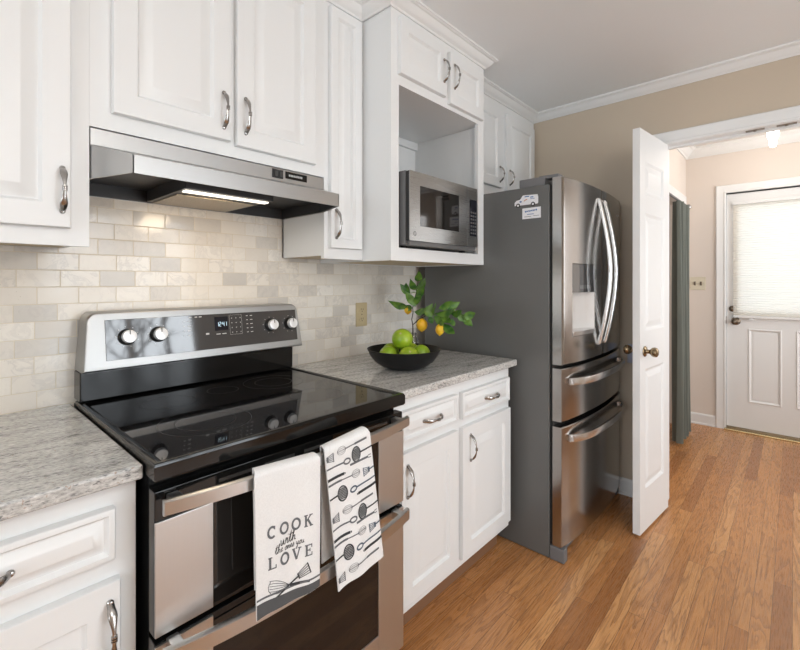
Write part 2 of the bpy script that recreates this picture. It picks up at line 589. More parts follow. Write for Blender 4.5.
# right wall with a glazed patio opening, rear wall with an unseen window added for fill
b = B()
b.box(RX, RX + .12, RY, .02, 0, CEIL)
b.box(RX, RX + .12, 1.42, YB, 0, CEIL)
b.box(RX, RX + .12, .02, 1.42, 2.05, CEIL)
b.box(RX, RX + .12, .02, 1.42, 0, .12)
struct(b.obj('wall_right', M['rearwall'], smooth=False))
b = B()
b.box(-.009, .55, RY - .12, RY, 0, CEIL)
b.box(2.45, RX, RY - .12, RY, 0, CEIL)
b.box(.55, 2.45, RY - .12, RY, 2.15, CEIL)
b.box(.55, 2.45, RY - .12, RY, 0, .75)
struct(b.obj('wall_rear', M['rearwall'], smooth=False))
b = B()
for y in (.02, .69, 1.36): b.box(RX - .012, RX + .03, y, y + .06, .12, 2.05)
for z in (.12, 1.06, 1.99): b.box(RX - .011, RX + .03, .02, 1.42, z, z + .06)
wf = struct(b.obj('window_1', M['trim'], smooth=False))
b = B()
for x in (.55, 1.47, 2.39): b.box(x, x + .06, RY - .03, RY + .012, .75, 2.15)
for z in (.75, 1.42, 2.09): b.box(.55, 2.45, RY - .03, RY + .011, z, z + .06)
struct(b.obj('added_window_2', M['trim'], smooth=False))

# hall shell
b = B()
b.box(HX0 - .1, HX0, YB + .12, 2.98, 0, HC)
b.box(HX0 - .1, HX0, 3.955, HY1 + .12, 0, HC)
b.box(HX0 - .1, HX0, 2.98, 3.955, 1.985, HC)
struct(b.obj('wall_hall_left', M['hall'], smooth=False))
b = B()
DX0, DX1 = 1.193, 2.003
b.box(HX0, DX0 - .02, HY1, HY1 + .12, 0, HC)
b.box(DX1 + .02, HX1 + .1, HY1, HY1 + .12, 0, HC)
b.box(DX0 - .02, DX1 + .02, HY1, HY1 + .12, 2.06, HC)
struct(b.obj('wall_hall_back', M['hall'], smooth=False))
b = B()
b.box(HX1, HX1 + .1, YB + .12, 2.5, 0, HC)
b.box(HX1, HX1 + .1, 3.9, HY1, 0, HC)
b.box(HX1, HX1 + .1, 2.5, 3.9, 0, .8)
b.box(HX1, HX1 + .1, 2.5, 3.9, 2.2, HC)
struct(b.obj('wall_hall_right', M['hall'], smooth=False))
b = B()
for y in (2.5, 3.17, 3.84): b.box(HX1 - .012, HX1 + .03, y, y + .06, .8, 2.2)
for z in (.8, 1.47, 2.14): b.box(HX1 - .011, HX1 + .03, 2.5, 3.9, z, z + .06)
struct(b.obj('added_window_3', M['trim'], smooth=False))  # unseen hall window, added to go with the side fill
struct(B().box(.18, .22, 2.5, 4.2, 0, HC).box(.22, HX0 - .101, 2.90, 2.94, 0, HC).box(.22, HX0 - .101, 4.0, 4.04, 0, HC).box(.22, HX0 - .101, 2.94, 4.0, 2.3, 2.34).obj('wall_closet', M['hall']))


def sweep(b, prof, path, cap=True):
    """profile (out, z) swept along plan path with mitres; out is to the right of travel"""
    P = [Vector(p) for p in path]
    rows = []
    for i, p in enumerate(P):
        d0 = (P[i] - P[i - 1]).normalized() if i > 0 else (P[1] - P[0]).normalized()
        d1 = (P[i + 1] - P[i]).normalized() if i < len(P) - 1 else d0
        n0, n1 = Vector((d0.y, -d0.x)), Vector((d1.y, -d1.x))
        mm = (n0 + n1)
        mm = mm / mm.dot(n0)
        rows.append([(p.x + mm.x * o, p.y + mm.y * o, z) for o, z in prof])
    b.grid(rows, close_v=True, caps=cap)


def crown(zb, zt, pr):
    h = zt - zb
    f = lambda a, c: (pr * a, zb + h * c)
    return [f(0, 0), f(.13, 0), f(.17, .10), f(.22, .16), f(.36, .24), f(.52, .40), f(.64, .60), f(.72, .70), f(.86, .74), f(.92, .80), f(1, .82), f(1, .995), f(0, .995)]


b = B()
sweep(b, crown(2.388, CEIL, .055), [(.2915, -1.6), (.2915, .588), (.455, .588), (.455, 1.297), (.305, 1.297), (.305, YB), (RX, YB)])
struct(b.obj('trim_1', M['trim'], angle=25), 'white crown molding along cabinets and taupe wall')
b = B()
sweep(b, crown(2.41, HC, .085), [(HX0, YB + .12), (HX0, HY1), (HX1, HY1)])
struct(b.obj('trim_2', M['trim'], angle=25), 'white crown molding in the hall')

CAS = [(0, 0), (.010, 0), (.014, .004), (.014, .012), (.011, .018), (.013, .045), (.017, .056), (.018, .064), (.014, .070), (0, .070)]


def casing(b, x0, x1, ztop, y, sgn):
    """door casing on a y plane: profile (out, across)"""
    rows = []
    for k in range(4):
        row = []
        for o, w in CAS:
            w2 = w
            if k == 0: p = (x0 - w2, y + sgn * o, 0)
            elif k == 1: p = (x0 - w2, y + sgn * o, ztop + w2)
            elif k == 2: p = (x1 + w2, y + sgn * o, ztop + w2)
            else: p = (x1 + w2, y + sgn * o, 0)
            row.append(p)
        rows.append(row)
    b.grid(rows, close_v=True, caps=True)


b = B()
casing(b, OX0, OX1, OZ, YB - .0005, -1)
b.box(OX0 - .019, OX0, YB + .0, YB + .12, 0, OZ)
b.box(OX1, OX1 + .019, YB + .0, YB + .12, 0, OZ)
b.box(OX0 - .019, OX1 + .019, YB + .0, YB + .12, OZ, OZ + .019)
b.box(OX0, OX1, YB + .045, YB + .058, OZ - .012, OZ)
tr3 = struct(b.obj('trim_3', M['trim'], angle=25), 'white casing of the doorway to the hall')
for x in (1.445, 1.565):
    b = B()
    b.box(x, x + .075, YB + .012, YB + .036, OZ - .0035, OZ - .0002, .001)
    b.lathe([(.009, 0), (.007, .004), (.001, .006)], (x + .037, YB + .024, OZ - .003), (0, 0, -1), 12)
    b.obj('latch_plate', M['bronze'], tr3)
b = B()
casing(b, DX0, DX1, 2.06, HY1 - .0005, -1)
b.box(DX0 - .019, DX0 - .002, HY1, HY1 + .12, 0, 2.06)
b.box(DX1 + .002, DX1 + .019, HY1, HY1 + .12, 0, 2.06)
b.box(DX0 - .019, DX1 + .019, HY1, HY1 + .12, 2.06, 2.079)
struct(b.obj('trim_4', M['trim'], angle=25), 'white casing around the back door')
# casing of the closet opening on the hall's left wall
b = B()
rows = []
for k in range(4):
    row = []
    for o, w in CAS:
        y0_, y1_, zt = 2.98, 3.955, 1.985
        p = [(HX0 + o, y0_ - w, 0), (HX0 + o, y0_ - w, zt + w), (HX0 + o, y1_ + w, zt + w), (HX0 + o, y1_ + w, 0)][k]
        row.append(p)
    rows.append(row)
b.grid(rows, close_v=True, caps=True)
struct(b.obj('trim_5', M['trim'], angle=25), 'white casing behind the green curtain')

BASE = [(0, 0), (.018, 0), (.018, .012), (.013, .016), (.013, .080), (.009, .092), (.004, .098), (0, .098)]
b = B()
sweep(b, BASE, [(.05, YB - .0005), (OX0 - .072, YB - .0005)])
struct(b.obj('baseboard_back', M['trim'], angle=25))
b = B()
sweep(b, BASE, [(HX0 + .0005, 4.027), (HX0 + .0005, HY1 - .0005), (DX0 - .072, HY1 - .0005)])
struct(b.obj('baseboard_hall', M['trim'], angle=25))

# ------------------------------------------------------------------ upper cabinets
XU = .2915


def carcass(b, y0, y1, z0, z1, xf, doors, ft=.019):
    """box of panels with a face frame around the given door openings (y0,y1,z0,z1)"""
    t = .016
    b.box(.002, xf - ft, y0 + .001, y0 + t, z0 + .012, z1)
    b.box(.002, xf - ft, y1 - t, y1 - .001, z0 + .012, z1)
    b.box(.002, xf - ft, y0 + .001, y1 - .001, z1 - t, z1)
    b.box(.002, .01, y0 + .001, y1 - .001, z0 + .012, z1)
    # face frame: solid sheet pieces around the openings
    b.box(xf - ft, xf, y0, y1, z0, z1)


def upper(label, y0, y1, z0, z1, doors, group='white wall cabinets', xf=XU, zt=2.3885, under=True):
    root = thing('wall_cabinet', label, 'cabinet', (0, (y0 + y1) / 2, z0), 0, group)
    b = B()
    carcass(b, y0, y1, z0, zt, xf, doors)
    b.obj('carcass', M['cab'], root)
    if under:
        B().box(.002, xf - .0195, y0 + .0165, y1 - .0165, z0 + .012, z0 + .024).obj('bottom_panel', M['under'], root)
    for d in doors: cab_door('door', root, *d)
    return root


DF = XU + .0008
upper('tall white wall cabinet left of the range hood, single raised-panel door', -.86, -.3885, 1.379, CEIL,
      [(-.815, -.430, 1.422, 2.372, DF, (1.462, 1.568), -.449)])
upper('wide white two-door wall cabinet right above the range hood', -.3883, .3828, 1.6945, CEIL,
      [(-.339, -.008, 1.739, 2.372, DF, (1.776, 1.886), -.034), (.012, .331, 1.731, 2.372, DF, (1.776, 1.889), .041)])
upper('narrow white wall cabinet between range hood and microwave nook', .3830, .5895, 1.379, CEIL,
      [(.403, .569, 1.421, 2.372, DF, (1.461, 1.571), .428, .02, .036)])
upper('white two-door wall cabinet above the refrigerator', 1.2985, YB - .003, 1.80, CEIL,
      [(1.325, 1.735, 1.86, 2.335, .3058, (1.895, 1.985), 1.705), (1.80, 2.19, 1.86, 2.335, .3058, (1.895, 1.985), 1.83)], xf=.305)

# microwave cabinet with open niche
XM = .455
MY0, MY1 = .590, 1.297
root = thing('wall_cabinet', 'deep white cabinet with open microwave nook and two small doors', 'cabinet', (0, .94, 1.374), 0, 'white wall cabinets')
b = B()
t = .018
zt = 2.3885
b.box(.002, XM - .019, MY0, MY0 + t, 1.374, zt)
b.box(.002, XM - .019, MY1 - t, MY1, 1.374, zt)
b.box(.002, .012, MY0 + t, MY1 - t, 1.374, zt)
b.box(.012, XM - .019, MY0 + t, MY1 - t, 1.408, 1.425)
b.box(.012, XM - .019, MY0 + t, MY1 - t, 2.091, 2.11)
b.box(.012, XM - .019, MY0 + t, MY1 - t, zt - .018, zt)
b.box(.012, .03, MY0 + t, MY1 - t, 2.050, 2.0905)
fx0, fx1 = XM - .019, XM
b.box(fx0, fx1, MY0, .638, 1.374, zt)
b.box(fx0, fx1, 1.243, MY1, 1.374, zt)
b.box(fx0, fx1, .638, 1.243, 1.374, 1.427)
b.box(fx0, fx1, .638, 1.243, 2.091, 2.15)
b.box(fx0, fx1, .638, 1.243, 2.33, zt)
b.box(fx0, fx1, .945, .985, 2.15, 2.33)
b.obj('carcass', M['cab'], root, smooth=False)
B().box(.012, fx0 - .001, MY0 + t + .001, MY1 - t - .001, 1.378, 1.388).obj('bottom_panel', M['under'], root)
cab_door('door', root, .629, .945, 2.130, 2.362, XM + .0006, (2.192, 2.290), .922, stile=.05)
cab_door('door', root, .975, 1.268, 2.110, 2.350, XM + .0006, (2.188, 2.296), 1.005, stile=.05)

# microwave
root = thing('microwave', 'stainless countertop microwave sitting in the white cabinet nook', 'microwave', (.28, .90, 1.427))
my0, my1, mz0, mz1 = .648, 1.158, 1.437, 1.741
b = B()
b.box(.07, .481, my0, my1, mz0, mz1, .004)
b.obj('case', M['mwgrey'], root)
for x in (.12, .44):
    for y in (my0 + .04, my1 - .04):
        B().lathe([(.014, 0), (.016, .004), (.014, .0095)], (x, y, 1.4275), (0, 0, 1), 12).obj('foot', M['blackm'], root)
B().box(.4815, .4995, my0 + .003, my1 - .003, mz0 + .019, mz1 - .004).obj('door_gap', M['gasket'], root)
b = B()
dy0, dy1 = my0 + .002, 1.066
# door frame around window
wy0, wy1, wz0, wz1 = .716, 1.003, 1.517, 1.684
for q in ((dy0, wy0, 1.455, 1.738), (wy1, dy1, 1.455, 1.738), (wy0, wy1, 1.455, wz0), (wy0, wy1, wz1, 1.738)):
    b.box(.4998, .5032, *q)
dr = b.obj('door', M['mwsteel'], root, smooth=False)
B().box(.4998, .5014, wy0, wy1, wz0, wz1).obj('window', M['ovenglass'], dr)
b = B()
fn = lambda u, v: (.5036, u, v)
ring = [(.682 + .0085 * math.cos(a * PI / 12), 1.484 + .0085 * math.sin(a * PI / 12)) for a in range(24)]
b.ribbon(ring, .0022, fn, True)
b.ribbon([(.6785, 1.487), (.682, 1.488), (.683, 1.483), (.680, 1.481), (.685, 1.480)], .0016, fn)
b.obj('emblem', M['darkgrey'], dr)
cp = B().box(.4998, .503, 1.071, 1.157, 1.455, 1.738, .001).obj('control_panel', M['mwsteel'], root)
B().box(.5032, .5042, 1.090, 1.151, 1.506, 1.680).obj('keypad', M['display'], cp)
b = B()
for r_ in range(7):
    for c_ in range(3):
        y = 1.096 + c_ * .0185
        z = 1.515 + r_ * .0165
        b.box(.5042, .5050, y, y + .013, z, z + .009)
b.obj('keys', mat('keypad_grey', (.10, .10, .10), .4), cp)
B().box(.5042, .5048, 1.097, 1.146, 1.640, 1.668).obj('display', M['display'], cp)
B().box(.4815, .496, my0 + .01, my1 - .004, 1.438, 1.4555, .002).obj('vent_grille', M['mwgrey'], root)

# ------------------------------------------------------------------ range hood
root = thing('range_hood', 'stainless under-cabinet range hood above the black range', 'range hood', (0, 0, 1.557))
# outer canopy: lofted shell, bottom open
hz0, hz1, hzt = 1.557, 1.6905, 1.646
lx, lw = .4427, .331
b = B()
outer = [  # section rings from left to right are built as polygons (x,z) per side
]


def quad(b, *p):
    b.bm.faces.new([b.bm.verts.new(q) for q in p])


hx = XU + .001
yl, yr = -.3865, .3815
# upright band
b.box(hx - .02, hx, yl, yr, hzt, hz1, .001, 1)
# sloped top, front lip, sides (each a thin solid)


def slab(b, pts, off):
    off = Vector(off)
    b.loft([[Vector(p) for p in pts], [Vector(p) + off for p in pts]])


slab(b, [(hx, yl, hzt), (hx, yr, hzt), (lx, lw, 1.6015), (lx, -lw, 1.6015)], (-.0015, 0, -.003))
slab(b, [(lx, -lw, hz0), (lx, lw, hz0), (lx, lw, 1.6015), (lx, -lw, 1.6015)], (-.003, 0, 0))
for s_, ye in ((-1, yl), (1, yr)):
    slab(b, [(lx, s_ * lw, hz0), (hx - .004, ye, hz0), (hx - .004, ye, hzt), (lx, s_ * lw, 1.6015)], (0, -s_ * .003, 0))
b.box(.004, hx - .004, yl, yl + .003, hz0, hz1)
b.box(.004, hx - .004, yr - .003, yr, hz0, hz1)
b.box(.004, hx - .02, yl + .003, yr - .003, hz1 - .003, hz1)
b.box(.004, .007, yl + .003, yr - .003, hz0 + .001, hz1 - .003)
b.obj('canopy', M['hoodsteel'], root, angle=20)
# dark inner liner
b = B()
slab(b, [(.012, yl + .006, 1.600), (.012, yr - .006, 1.600), (.28, yr - .006, 1.600), (.43, lw - .006, 1.592), (.43, -lw + .006, 1.592), (.28, yl + .006, 1.600)], (0, 0, .004))
for s_, ye in ((-1, yl + .0055), (1, yr - .0055)):
    slab(b, [(.012, ye, hz0 + .002), (.28, ye, hz0 + .002), (.28, ye, 1.60), (.012, ye, 1.60)], (0, -s_ * .002, 0))
    slab(b, [(.28, ye, hz0 + .002), (.432, s_ * (lw - .005), hz0 + .002), (.432, s_ * (lw - .005), 1.594), (.28, ye, 1.60)], (0, -s_ * .002, 0))
b.box(.0085, .011, yl + .006, yr - .006, hz0 + .002, 1.60)
b.obj('liner', M['hooddark'], root, angle=20)
# centre pan with light lens and mesh filter
pan = B().box(.022, .345, -.165, .125, hz0 + .002, 1.598, .002).obj('filter_pan', M['hooddark'], root)
B().box(.03, .245, -.150, .110, hz0 - .001, hz0 + .0015, .0008).obj('grease_filter', M['filter'], pan)
lens = B().box(.300, .327, -.158, .118, hz0 - .003, hz0 + .0015, .0015).obj('light_lens', M['light_lens'], pan)
hl = bpy.data.lights.new('hood_lamp_light', 'AREA')
hl.shape = 'RECTANGLE'
hl.size, hl.size_y, hl.energy, hl.color = .24, .10, 1.3, (1.0, .80, .56)
ho = bpy.data.objects.new('hood_lamp_light', hl)
COL.objects.link(ho)
ho.location = (.313, -.02, hz0 - .008)
ho.rotation_euler = (0, .45, PI / 2)
ho.rotation_euler = Vector((-.35, 0, -1)).to_track_quat('-Z', 'X').to_euler()
for y in (-.17, .13):
    b = B()
    b.lathe([(.005, 0), (.005, .004), (.001, .006)], (.30, y + (.02 if y > 0 else -.02), 1.598), (0, 0, -1), 10)
    b.obj('screw', M['nickel'], root)
# controls on the band
sw = B().box(hx, hx + .003, .152, .196, 1.655, 1.686, .0008).obj('switch_panel', M['blackm'], root)
b = B()
for y in (.160, .180):
    b.box(hx + .003, hx + .008, y, y + .012, 1.662, 1.679, .001)
b.obj('switches', M['darkgrey'], sw)
bd = B().box(hx, hx + .002, .206, .300, 1.660, 1.6855, .0006).obj('badge', M['black'], root)
b = B()
y = .220
for k, w in enumerate((.006, .006, .005, .006, .004, .006, .005, .006, .006)):
    b.box(hx + .002, hx + .0026, y, y + w * .75, 1.669, 1.6765)
    y += w + .0012
b.obj('badge_lettering', M['mark'], bd)

# ------------------------------------------------------------------ lower cabinets and worktops
XD = .6255     # face frame plane
root = thing('base_cabinet', 'white base cabinet with drawer and door left of the range', 'cabinet', (.3, -.8, 0), 0, 'white base cabinets')
b = B()
b.box(.004, XD, -1.35, -.3785, .10, .8825, .0012, 1)
b.box(.004, .55, -1.35, -.3785, .001, .10)
b.obj('carcass', M['cab'], root)
cab_door('drawer', root, -.835, -.420, .735, .838, XD + .0006, .786, (-.690, -.580), stile=.012)
cab_door('door', root, -.835, -.411, .150, .693, XD + .0006, (.545, .655), -.431)
cab_door('drawer', root, -1.31, -.875, .735, .838, XD + .0006, .786, (-1.15, -1.04), stile=.012)
cab_door('door', root, -1.31, -.875, .150, .693, XD + .0006, (.545, .655), -.90)

root = thing('base_cabinet', 'white two-door base cabinet between range and refrigerator', 'cabinet', (.3, .82, 0), 0, 'white base cabinets')
b = B()
b.box(.004, XD, .3925, 1.240, .115, .8825, .0012, 1)
b.obj('carcass', M['cab'], root)
B().box(.004, .565, .40, 1.236, .001, .115).obj('toe_kick', M['toekick'], root)
cab_door('drawer', root, .440, .784, .725, .835, XD + .0006, .780, (.560, .665), stile=.012)
cab_door('drawer', root, .818, 1.219, .725, .835, XD + .0006, .780, (.990, 1.095), stile=.012)
cab_door('door', root, .440, .784, .150, .690, XD + .0006, (.535, .645), .470)
cab_door('door', root, .818, 1.226, .150, .690, XD + .0006, (.545, .650), .872)


def worktop(label, y0, y1):
    b = B()
    b.box(.001, .657, y0, y1, .883, .914, .006, 3)
    return tag(b.obj('countertop', M['granite'], angle=50), label, 'countertop', 'granite countertops')


worktop('grey granite countertop left of the range', -1.36, -.3735)
worktop('grey granite countertop between range and refrigerator holding the black bowl', .3885, 1.268)

# ------------------------------------------------------------------ range
RY0, RY1 = -.3715, .3865
root = thing('range', 'black and stainless double-oven electric range with two towels', 'range', (.36, .0075, 0))
b = B()
b.box(.03, .662, RY0 + .006, RY1 - .006, .02, .886)
b.box(.06, .62, RY0 + .03, RY1 - .03, .001, .02)
b.obj('body', M['black'], root)
# cooktop frame with raised rim
b = B()
prof_o = .003
rings = []
cy0, cy1, cx0, cx1 = RY0 + .0005, RY1 - .0005, .032, .708
for i, z in ((.004, .888), (0, .893), (0, .918), (.004, .9255), (.010, .9265), (.017, .9245), (.020, .920)):
    rings.append([(cx0 + i, cy0 + i, z), (cx1 - i, cy0 + i, z), (cx1 - i, cy1 - i, z), (cx0 + i, cy1 - i, z)])
b.loft(rings)
ct = b.obj('cooktop', M['black'], root, angle=50)
B().box(cx0 + .03, cx1 - .022, cy0 + .022, cy1 - .022, .9195, .9215).obj('glass_top', M['glass_top'], ct)
b = B()
fn = lambda u, v: (u, v, .9219)
for bx, by, rr_ in ((.50, -.175, .115), (.50, -.175, .075), (.24, -.175, .075), (.50, .19, .085), (.24, .19, .105), (.24, .19, .065), (.22, .008, .05)):
    b.ribbon([(bx + rr_ * math.cos(a * PI / 24), by + rr_ * math.sin(a * PI / 24)) for a in range(48)], .0012, fn, True)
b.obj('burner_rings', mat('burner_ring_grey', (.045, .045, .045), .3), ct)
# backguard
b = B()
b.box(.012, .085, RY0 + .004, RY1 - .006, .9275, 1.016, .004)
b.obj('backguard', M['black'], root)
# control panel housing: tilted steel shell with rounded upper corners
PY0, PY1 = -.366, .412


def pf(u, v, w):
    """u along y, v up the slope (0..1), w outward"""
    x = .114 - .026 * v + w * .985
    z = 1.0185 + .176 * v + w * .146
    return (x, u, z)


b = B()
rc = .03
poly = [(PY0, 0), (PY1, 0)]
for k in range(7):
    a = k * PI / 12
    poly.append((PY1 - .012 - rc + rc * math.cos(a), 1 - rc / .18 + rc / .18 * math.sin(a)))
for k in range(7):
    a = PI / 2 + k * PI / 12
    poly.append((PY0 + .012 + rc + rc * math.cos(a), 1 - rc / .18 + rc / .18 * math.sin(a)))
r0 = [(.014, u, 1.0185 + .176 * v) for u, v in poly]
r1 = [pf(u, v, -.008) for u, v in poly]
cu, cv = (PY0 + PY1) / 2, .5
shr = lambda u, v, d: (u - math.copysign(min(d, abs(u - cu)), u - cu), v - math.copysign(min(d / .18, abs(v - cv)), v - cv))
r2 = [pf(*shr(u, v, .004), -.001) for u, v in poly]
r3 = [pf(*shr(u, v, .008), 0) for u, v in poly]
b.loft([r0, r1, r2, r3])
cp = b.obj('control_panel', M['panelsteel'], root, angle=30)
# dark glass insert, printing, display, knobs
b = B()
rings = []
gu0, gu1, gv0, gv1 = -.306, .386, .16, .86
for i, w in ((0, .0001), (0, .0012), (.001, .0018)):
    rings.append([pf(gu0 + i, gv0 + i * 5, w), pf(gu1 - i, gv0 + i * 5, w), pf(gu1 - i, gv1 - i * 5, w), pf(gu0 + i, gv1 - i * 5, w)])
b.loft(rings)
gl = b.obj('panel_glass', M['panelglass'], cp)
b = B()
b.loft([[pf(.036, .52, .002), pf(.086, .52, .002), pf(.086, .80, .002), pf(.036, .80, .002)], [pf(.036, .52, .0026), pf(.086, .52, .0026), pf(.086, .80, .0026), pf(.036, .80, .0026)]])
ds = b.obj('display', M['display'], gl)
SEG = {'1': 'bc', '2': 'abged', '4': 'fgbc', '0': 'abcdef'}


def seven(b, ch, u, v, w, h, fn, th):
    L = {'a': ((0, 1), (1, 1)), 'b': ((1, 1), (1, .5)), 'c': ((1, .5), (1, 0)), 'd': ((0, 0), (1, 0)), 'e': ((0, 0), (0, .5)), 'f': ((0, .5), (0, 1)), 'g': ((0, .5), (1, .5))}
    for s_ in SEG[ch]:
        (a0, b0), (a1, b1) = L[s_]
        b.ribbon([(u + a0 * w, v + b0 * h), (u + a1 * w, v + b1 * h)], th, fn)


sc = .178
fnp = lambda u, v: pf(u, v / sc, .003)
b = B()
for k, ch in enumerate('1241'):
    seven(b, ch, .044 + k * .0095 + (.002 if k > 1 else 0), .108, .0058, .0145, fnp, .0016)
b.obj('digits', M['digits'], ds)
b = B()
fnm = lambda u, v: pf(u, v / sc, .0024)
for r_ in range(4):
    for c_ in range(3):
        u, v = .100 + c_ * .017, .082 + r_ * .0175
        b.ribbon([(u, v), (u + .003, v)], .0028, fnm)
b.ribbon([(.093, .074), (.141, .074), (.141, .146), (.093, .146)], .0007, fnm, True)
b.obj('keypad_printing', M['mark'], gl)
b = B()
for r_ in range(5):
    for c_, w in ((0, .007), (1, .010)):
        u, v = .160 + c_ * .016, .078 + r_ * .0155
        b.ribbon([(u, v), (u + w, v)], .0022, fnm)
b.obj('function_printing', M['mark'], gl)
b = B()
for k in range(2):
    b.ribbon([(.040 + k * .022, .080), (.056 + k * .022, .080)], .0030, fnm)
b.obj('button_printing', M['mark'], gl)
b = B()
for r_ in range(4):
    b.ribbon([(-.075, .084 + r_ * .016), (-.069, .084 + r_ * .016)], .002, fnm)
    b.ribbon([(-.060, .084 + r_ * .016), (-.050, .084 + r_ * .016)], .0022, fnm)
b.obj('button_printing', M['mark'], gl)
b = B()
for u in (-.055, -.035, -.02):
    b.ribbon([(u, .146), (u + .010, .146)], .003, fnm)
b.obj('button_printing', M['mark'], gl)
b = B()
b.ribbon([(.002, .084), (.014, .084)], .006, fnm)
KN = ((-.247, .545), (-.155, .545), (.263, .545), (.352, .545))
b.obj('button_printing', M['mark'], gl)
for ku, kv in KN:
    b = B()
    for k in range(9):
        a = PI * .15 + k * PI * 1.7 / 8 - PI / 4
        u, v = ku + .032 * math.cos(a), kv * sc + .032 * math.sin(a)
        b.ribbon([(u - .0014, v), (u + .0014, v)], .002, fnm)
    b.obj('dial_printing', M['mark'], gl)
ax = (Vector(pf(0, .5, 1)) - Vector(pf(0, .5, 0))).normalized()
for ku, kv in KN:
    kb = B().lathe([(.0255, .0), (.0255, .006), (.0225, .012), (.021, .016), (.004, .016)], Vector(pf(ku, kv, .002)), ax, 28).obj('knob', M['blackm'], cp)
    b = B()
    b.lathe([(.0205, .016), (.0205, .027), (.019, .0305), (.012, .0315), (.001, .032)], Vector(pf(ku, kv, .002)), ax, 28)
    cap_ = b.obj('knob_cap', M['knobw'], kb)
    o3 = Vector(pf(ku, kv, .002)) + ax * .0322
    upv = (Vector(pf(ku, 1, 0)) - Vector(pf(ku, 0, 0))).normalized()
    b = B()
    side_ = Vector((0, 1, 0))
    b.loft([[o3 + side_ * a_ + upv * c_ for a_, c_ in ((-.0011, .006), (.0011, .006), (.0011, .0185), (-.0011, .0185))], [o3 + ax * .0012 + side_ * a_ + upv * c_ for a_, c_ in ((-.0011, .006), (.0011, .006), (.0011, .0185), (-.0011, .0185))]])
    b.obj('pointer', M['darkgrey'], cap_)

# oven doors
FX = .702


def oven_door(zb, zt, gz0, gz1, nm, sz1):
    b = B()
    b.box(.666, FX - .003, RY0 + .004, RY1 - .004, zb, zt, .003)
    d = b.obj(nm, M['black'], root)
    for (a, c) in ((RY0 + .004, -.249), (.268, RY1 - .004)):
        B().box(FX - .0035, FX + .002, a, c, zb + .004, sz1, .0015).obj('steel_strip', M['steelv'], d)
    b = B()
    b.box(FX - .0035, FX, -.248, .267, gz0, gz1, .001)
    b.obj('oven_glass', M['ovenglass'], d)
    return d


up = oven_door(.572, .866, .582, .806, 'upper_oven_door', .806)
for k in range(5):
    y = -.235 + k * .115
    b = B()
    b.box(FX - .004, FX - .0018, y, y + .085, .842, .850, .001)
    b.obj('vent_slot', M['darkgrey'], up)
lo = oven_door(.100, .562, .205, .545, 'lower_oven_door', .558)
B().box(FX - .0035, FX + .0018, -.2488, .2678, .104, .204, .0012).obj('steel_strip', M['steelv'], lo)
# wire rack glimpsed behind the upper glass (pale line)
b = B()
b.box(.668, .690, RY0 + .01, RY1 - .01, .02, .094, .004)
b.obj('kick_panel', M['black'], root)


def oven_handle(par, zc, hh):
    b = B()
    rows = []
    N = 25
    for i in range(N):
        tt = i / (N - 1)
        y = -.364 + tt * .728 + .0
        e = abs(2 * tt - 1)
        x = .775 - .036 * e ** 2.4
        nx = .006
        rows.append([(x, y, zc - hh), (x + nx, y, zc - hh + .003), (x + nx, y, zc + hh - .003), (x, y, zc + hh), (x - nx, y, zc + hh), (x - nx, y, zc - hh)])
    b.grid(rows, close_v=True, caps=True)
    for y in (-.335, .335):
        b.box(FX, .744, y - .012, y + .012, zc - hh * .7, zc + hh * .7, .003)
    return b.obj('handle', M['steel'], par, angle=30)


oven_handle(up, .848, .0155)
oven_handle(lo, .555, .0180)


# ------------------------------------------------------------------ towels
def towel(name, label, y0, y1, zt, zf, zbk, xoff, skew, lean, mats, seedv):
    """cloth draped over the upper oven handle; returns object and surface function"""
    rnd = random.Random(seedv)
    ph = [rnd.uniform(0, 6) for _ in range(4)]
    xb, xf = .7515, .7885 + xoff
    def wav(s, d):
        return .0022 * math.sin(7 * s + ph[0] + 3 * d) * min(1, d * 6) + .0016 * math.sin(13 * s + ph[1]) * min(1, d * 5)
    def front(s, d):
        z = zt - d - skew * s
        y = y0 + (y1 - y0) * s + lean[0] * d + lean[1] * d * s
        return Vector((xf + wav(s, d) + lean[2] * d, y, z))
    path = []
    nb = 8
    rows = []
    NS = 22
    D = zt - zf
    th = .0035
    def column(s, inset):
        pts = []
        yy = lambda: y0 + (y1 - y0) * s
        for k in range(nb + 1):
            z = zbk + (zt - .012 - zbk) * k / nb
            pts.append(Vector((xb + inset - .0008 * math.sin(9 * s + k), yy() + .018 * (1 - s) - .006 * s + (.004 if s < .5 else -.004) * (1 - k / nb), z - skew * s)))
        for k in range(1, 8):
            a = PI - k * PI / 8
            xc, rx = (xb + xf) / 2, (xf - xb) / 2 - inset
            pts.append(Vector((xc + rx * math.cos(a), yy() + (.018 * (1 - s) - .006 * s) * (1 - k / 8), zt - .012 + (.012 - inset) * math.sin(a) - skew * s)))
        for k in range(0, 25):
            d = .012 + (D - .012) * k / 24
            p = front(s, d)
            pts.append(p - Vector((inset, 0, 0)))
        return pts
    outer = [column(i / NS, 0) for i in range(NS + 1)]
    inner = [column(i / NS, th) for i in range(NS + 1)]
    b = B()
    loops = [o_ + i_[::-1] for o_, i_ in zip(outer, inner)]
    b.grid(loops, close_v=True, caps=True)
    o = b.obj(name, mats, None, angle=60)
    return o, front


def printer(front, y0, width):
    """2D (across in metres from left edge, depth below the top in metres) -> 3D just off the cloth"""
    def fn(u, v):
        p = front(u / width, v)
        return p + Vector((.0009, 0, 0))
    return fn


T1Y0, T1Y1 = -.200, -.024
to1, fr1 = towel('dish_towel', '', T1Y0, T1Y1, .8800, .562, .600, .002, .011, (.012, -.02, .006), M['towel'], 3)
tag(to1, 'white dish towel lettered COOK with the ones you LOVE on oven handle', 'towel', 'dish towels')
W1 = T1Y1 - T1Y0
p1 = printer(lambda s_, d: fr1(s_, d + .0055), T1Y0, W1)
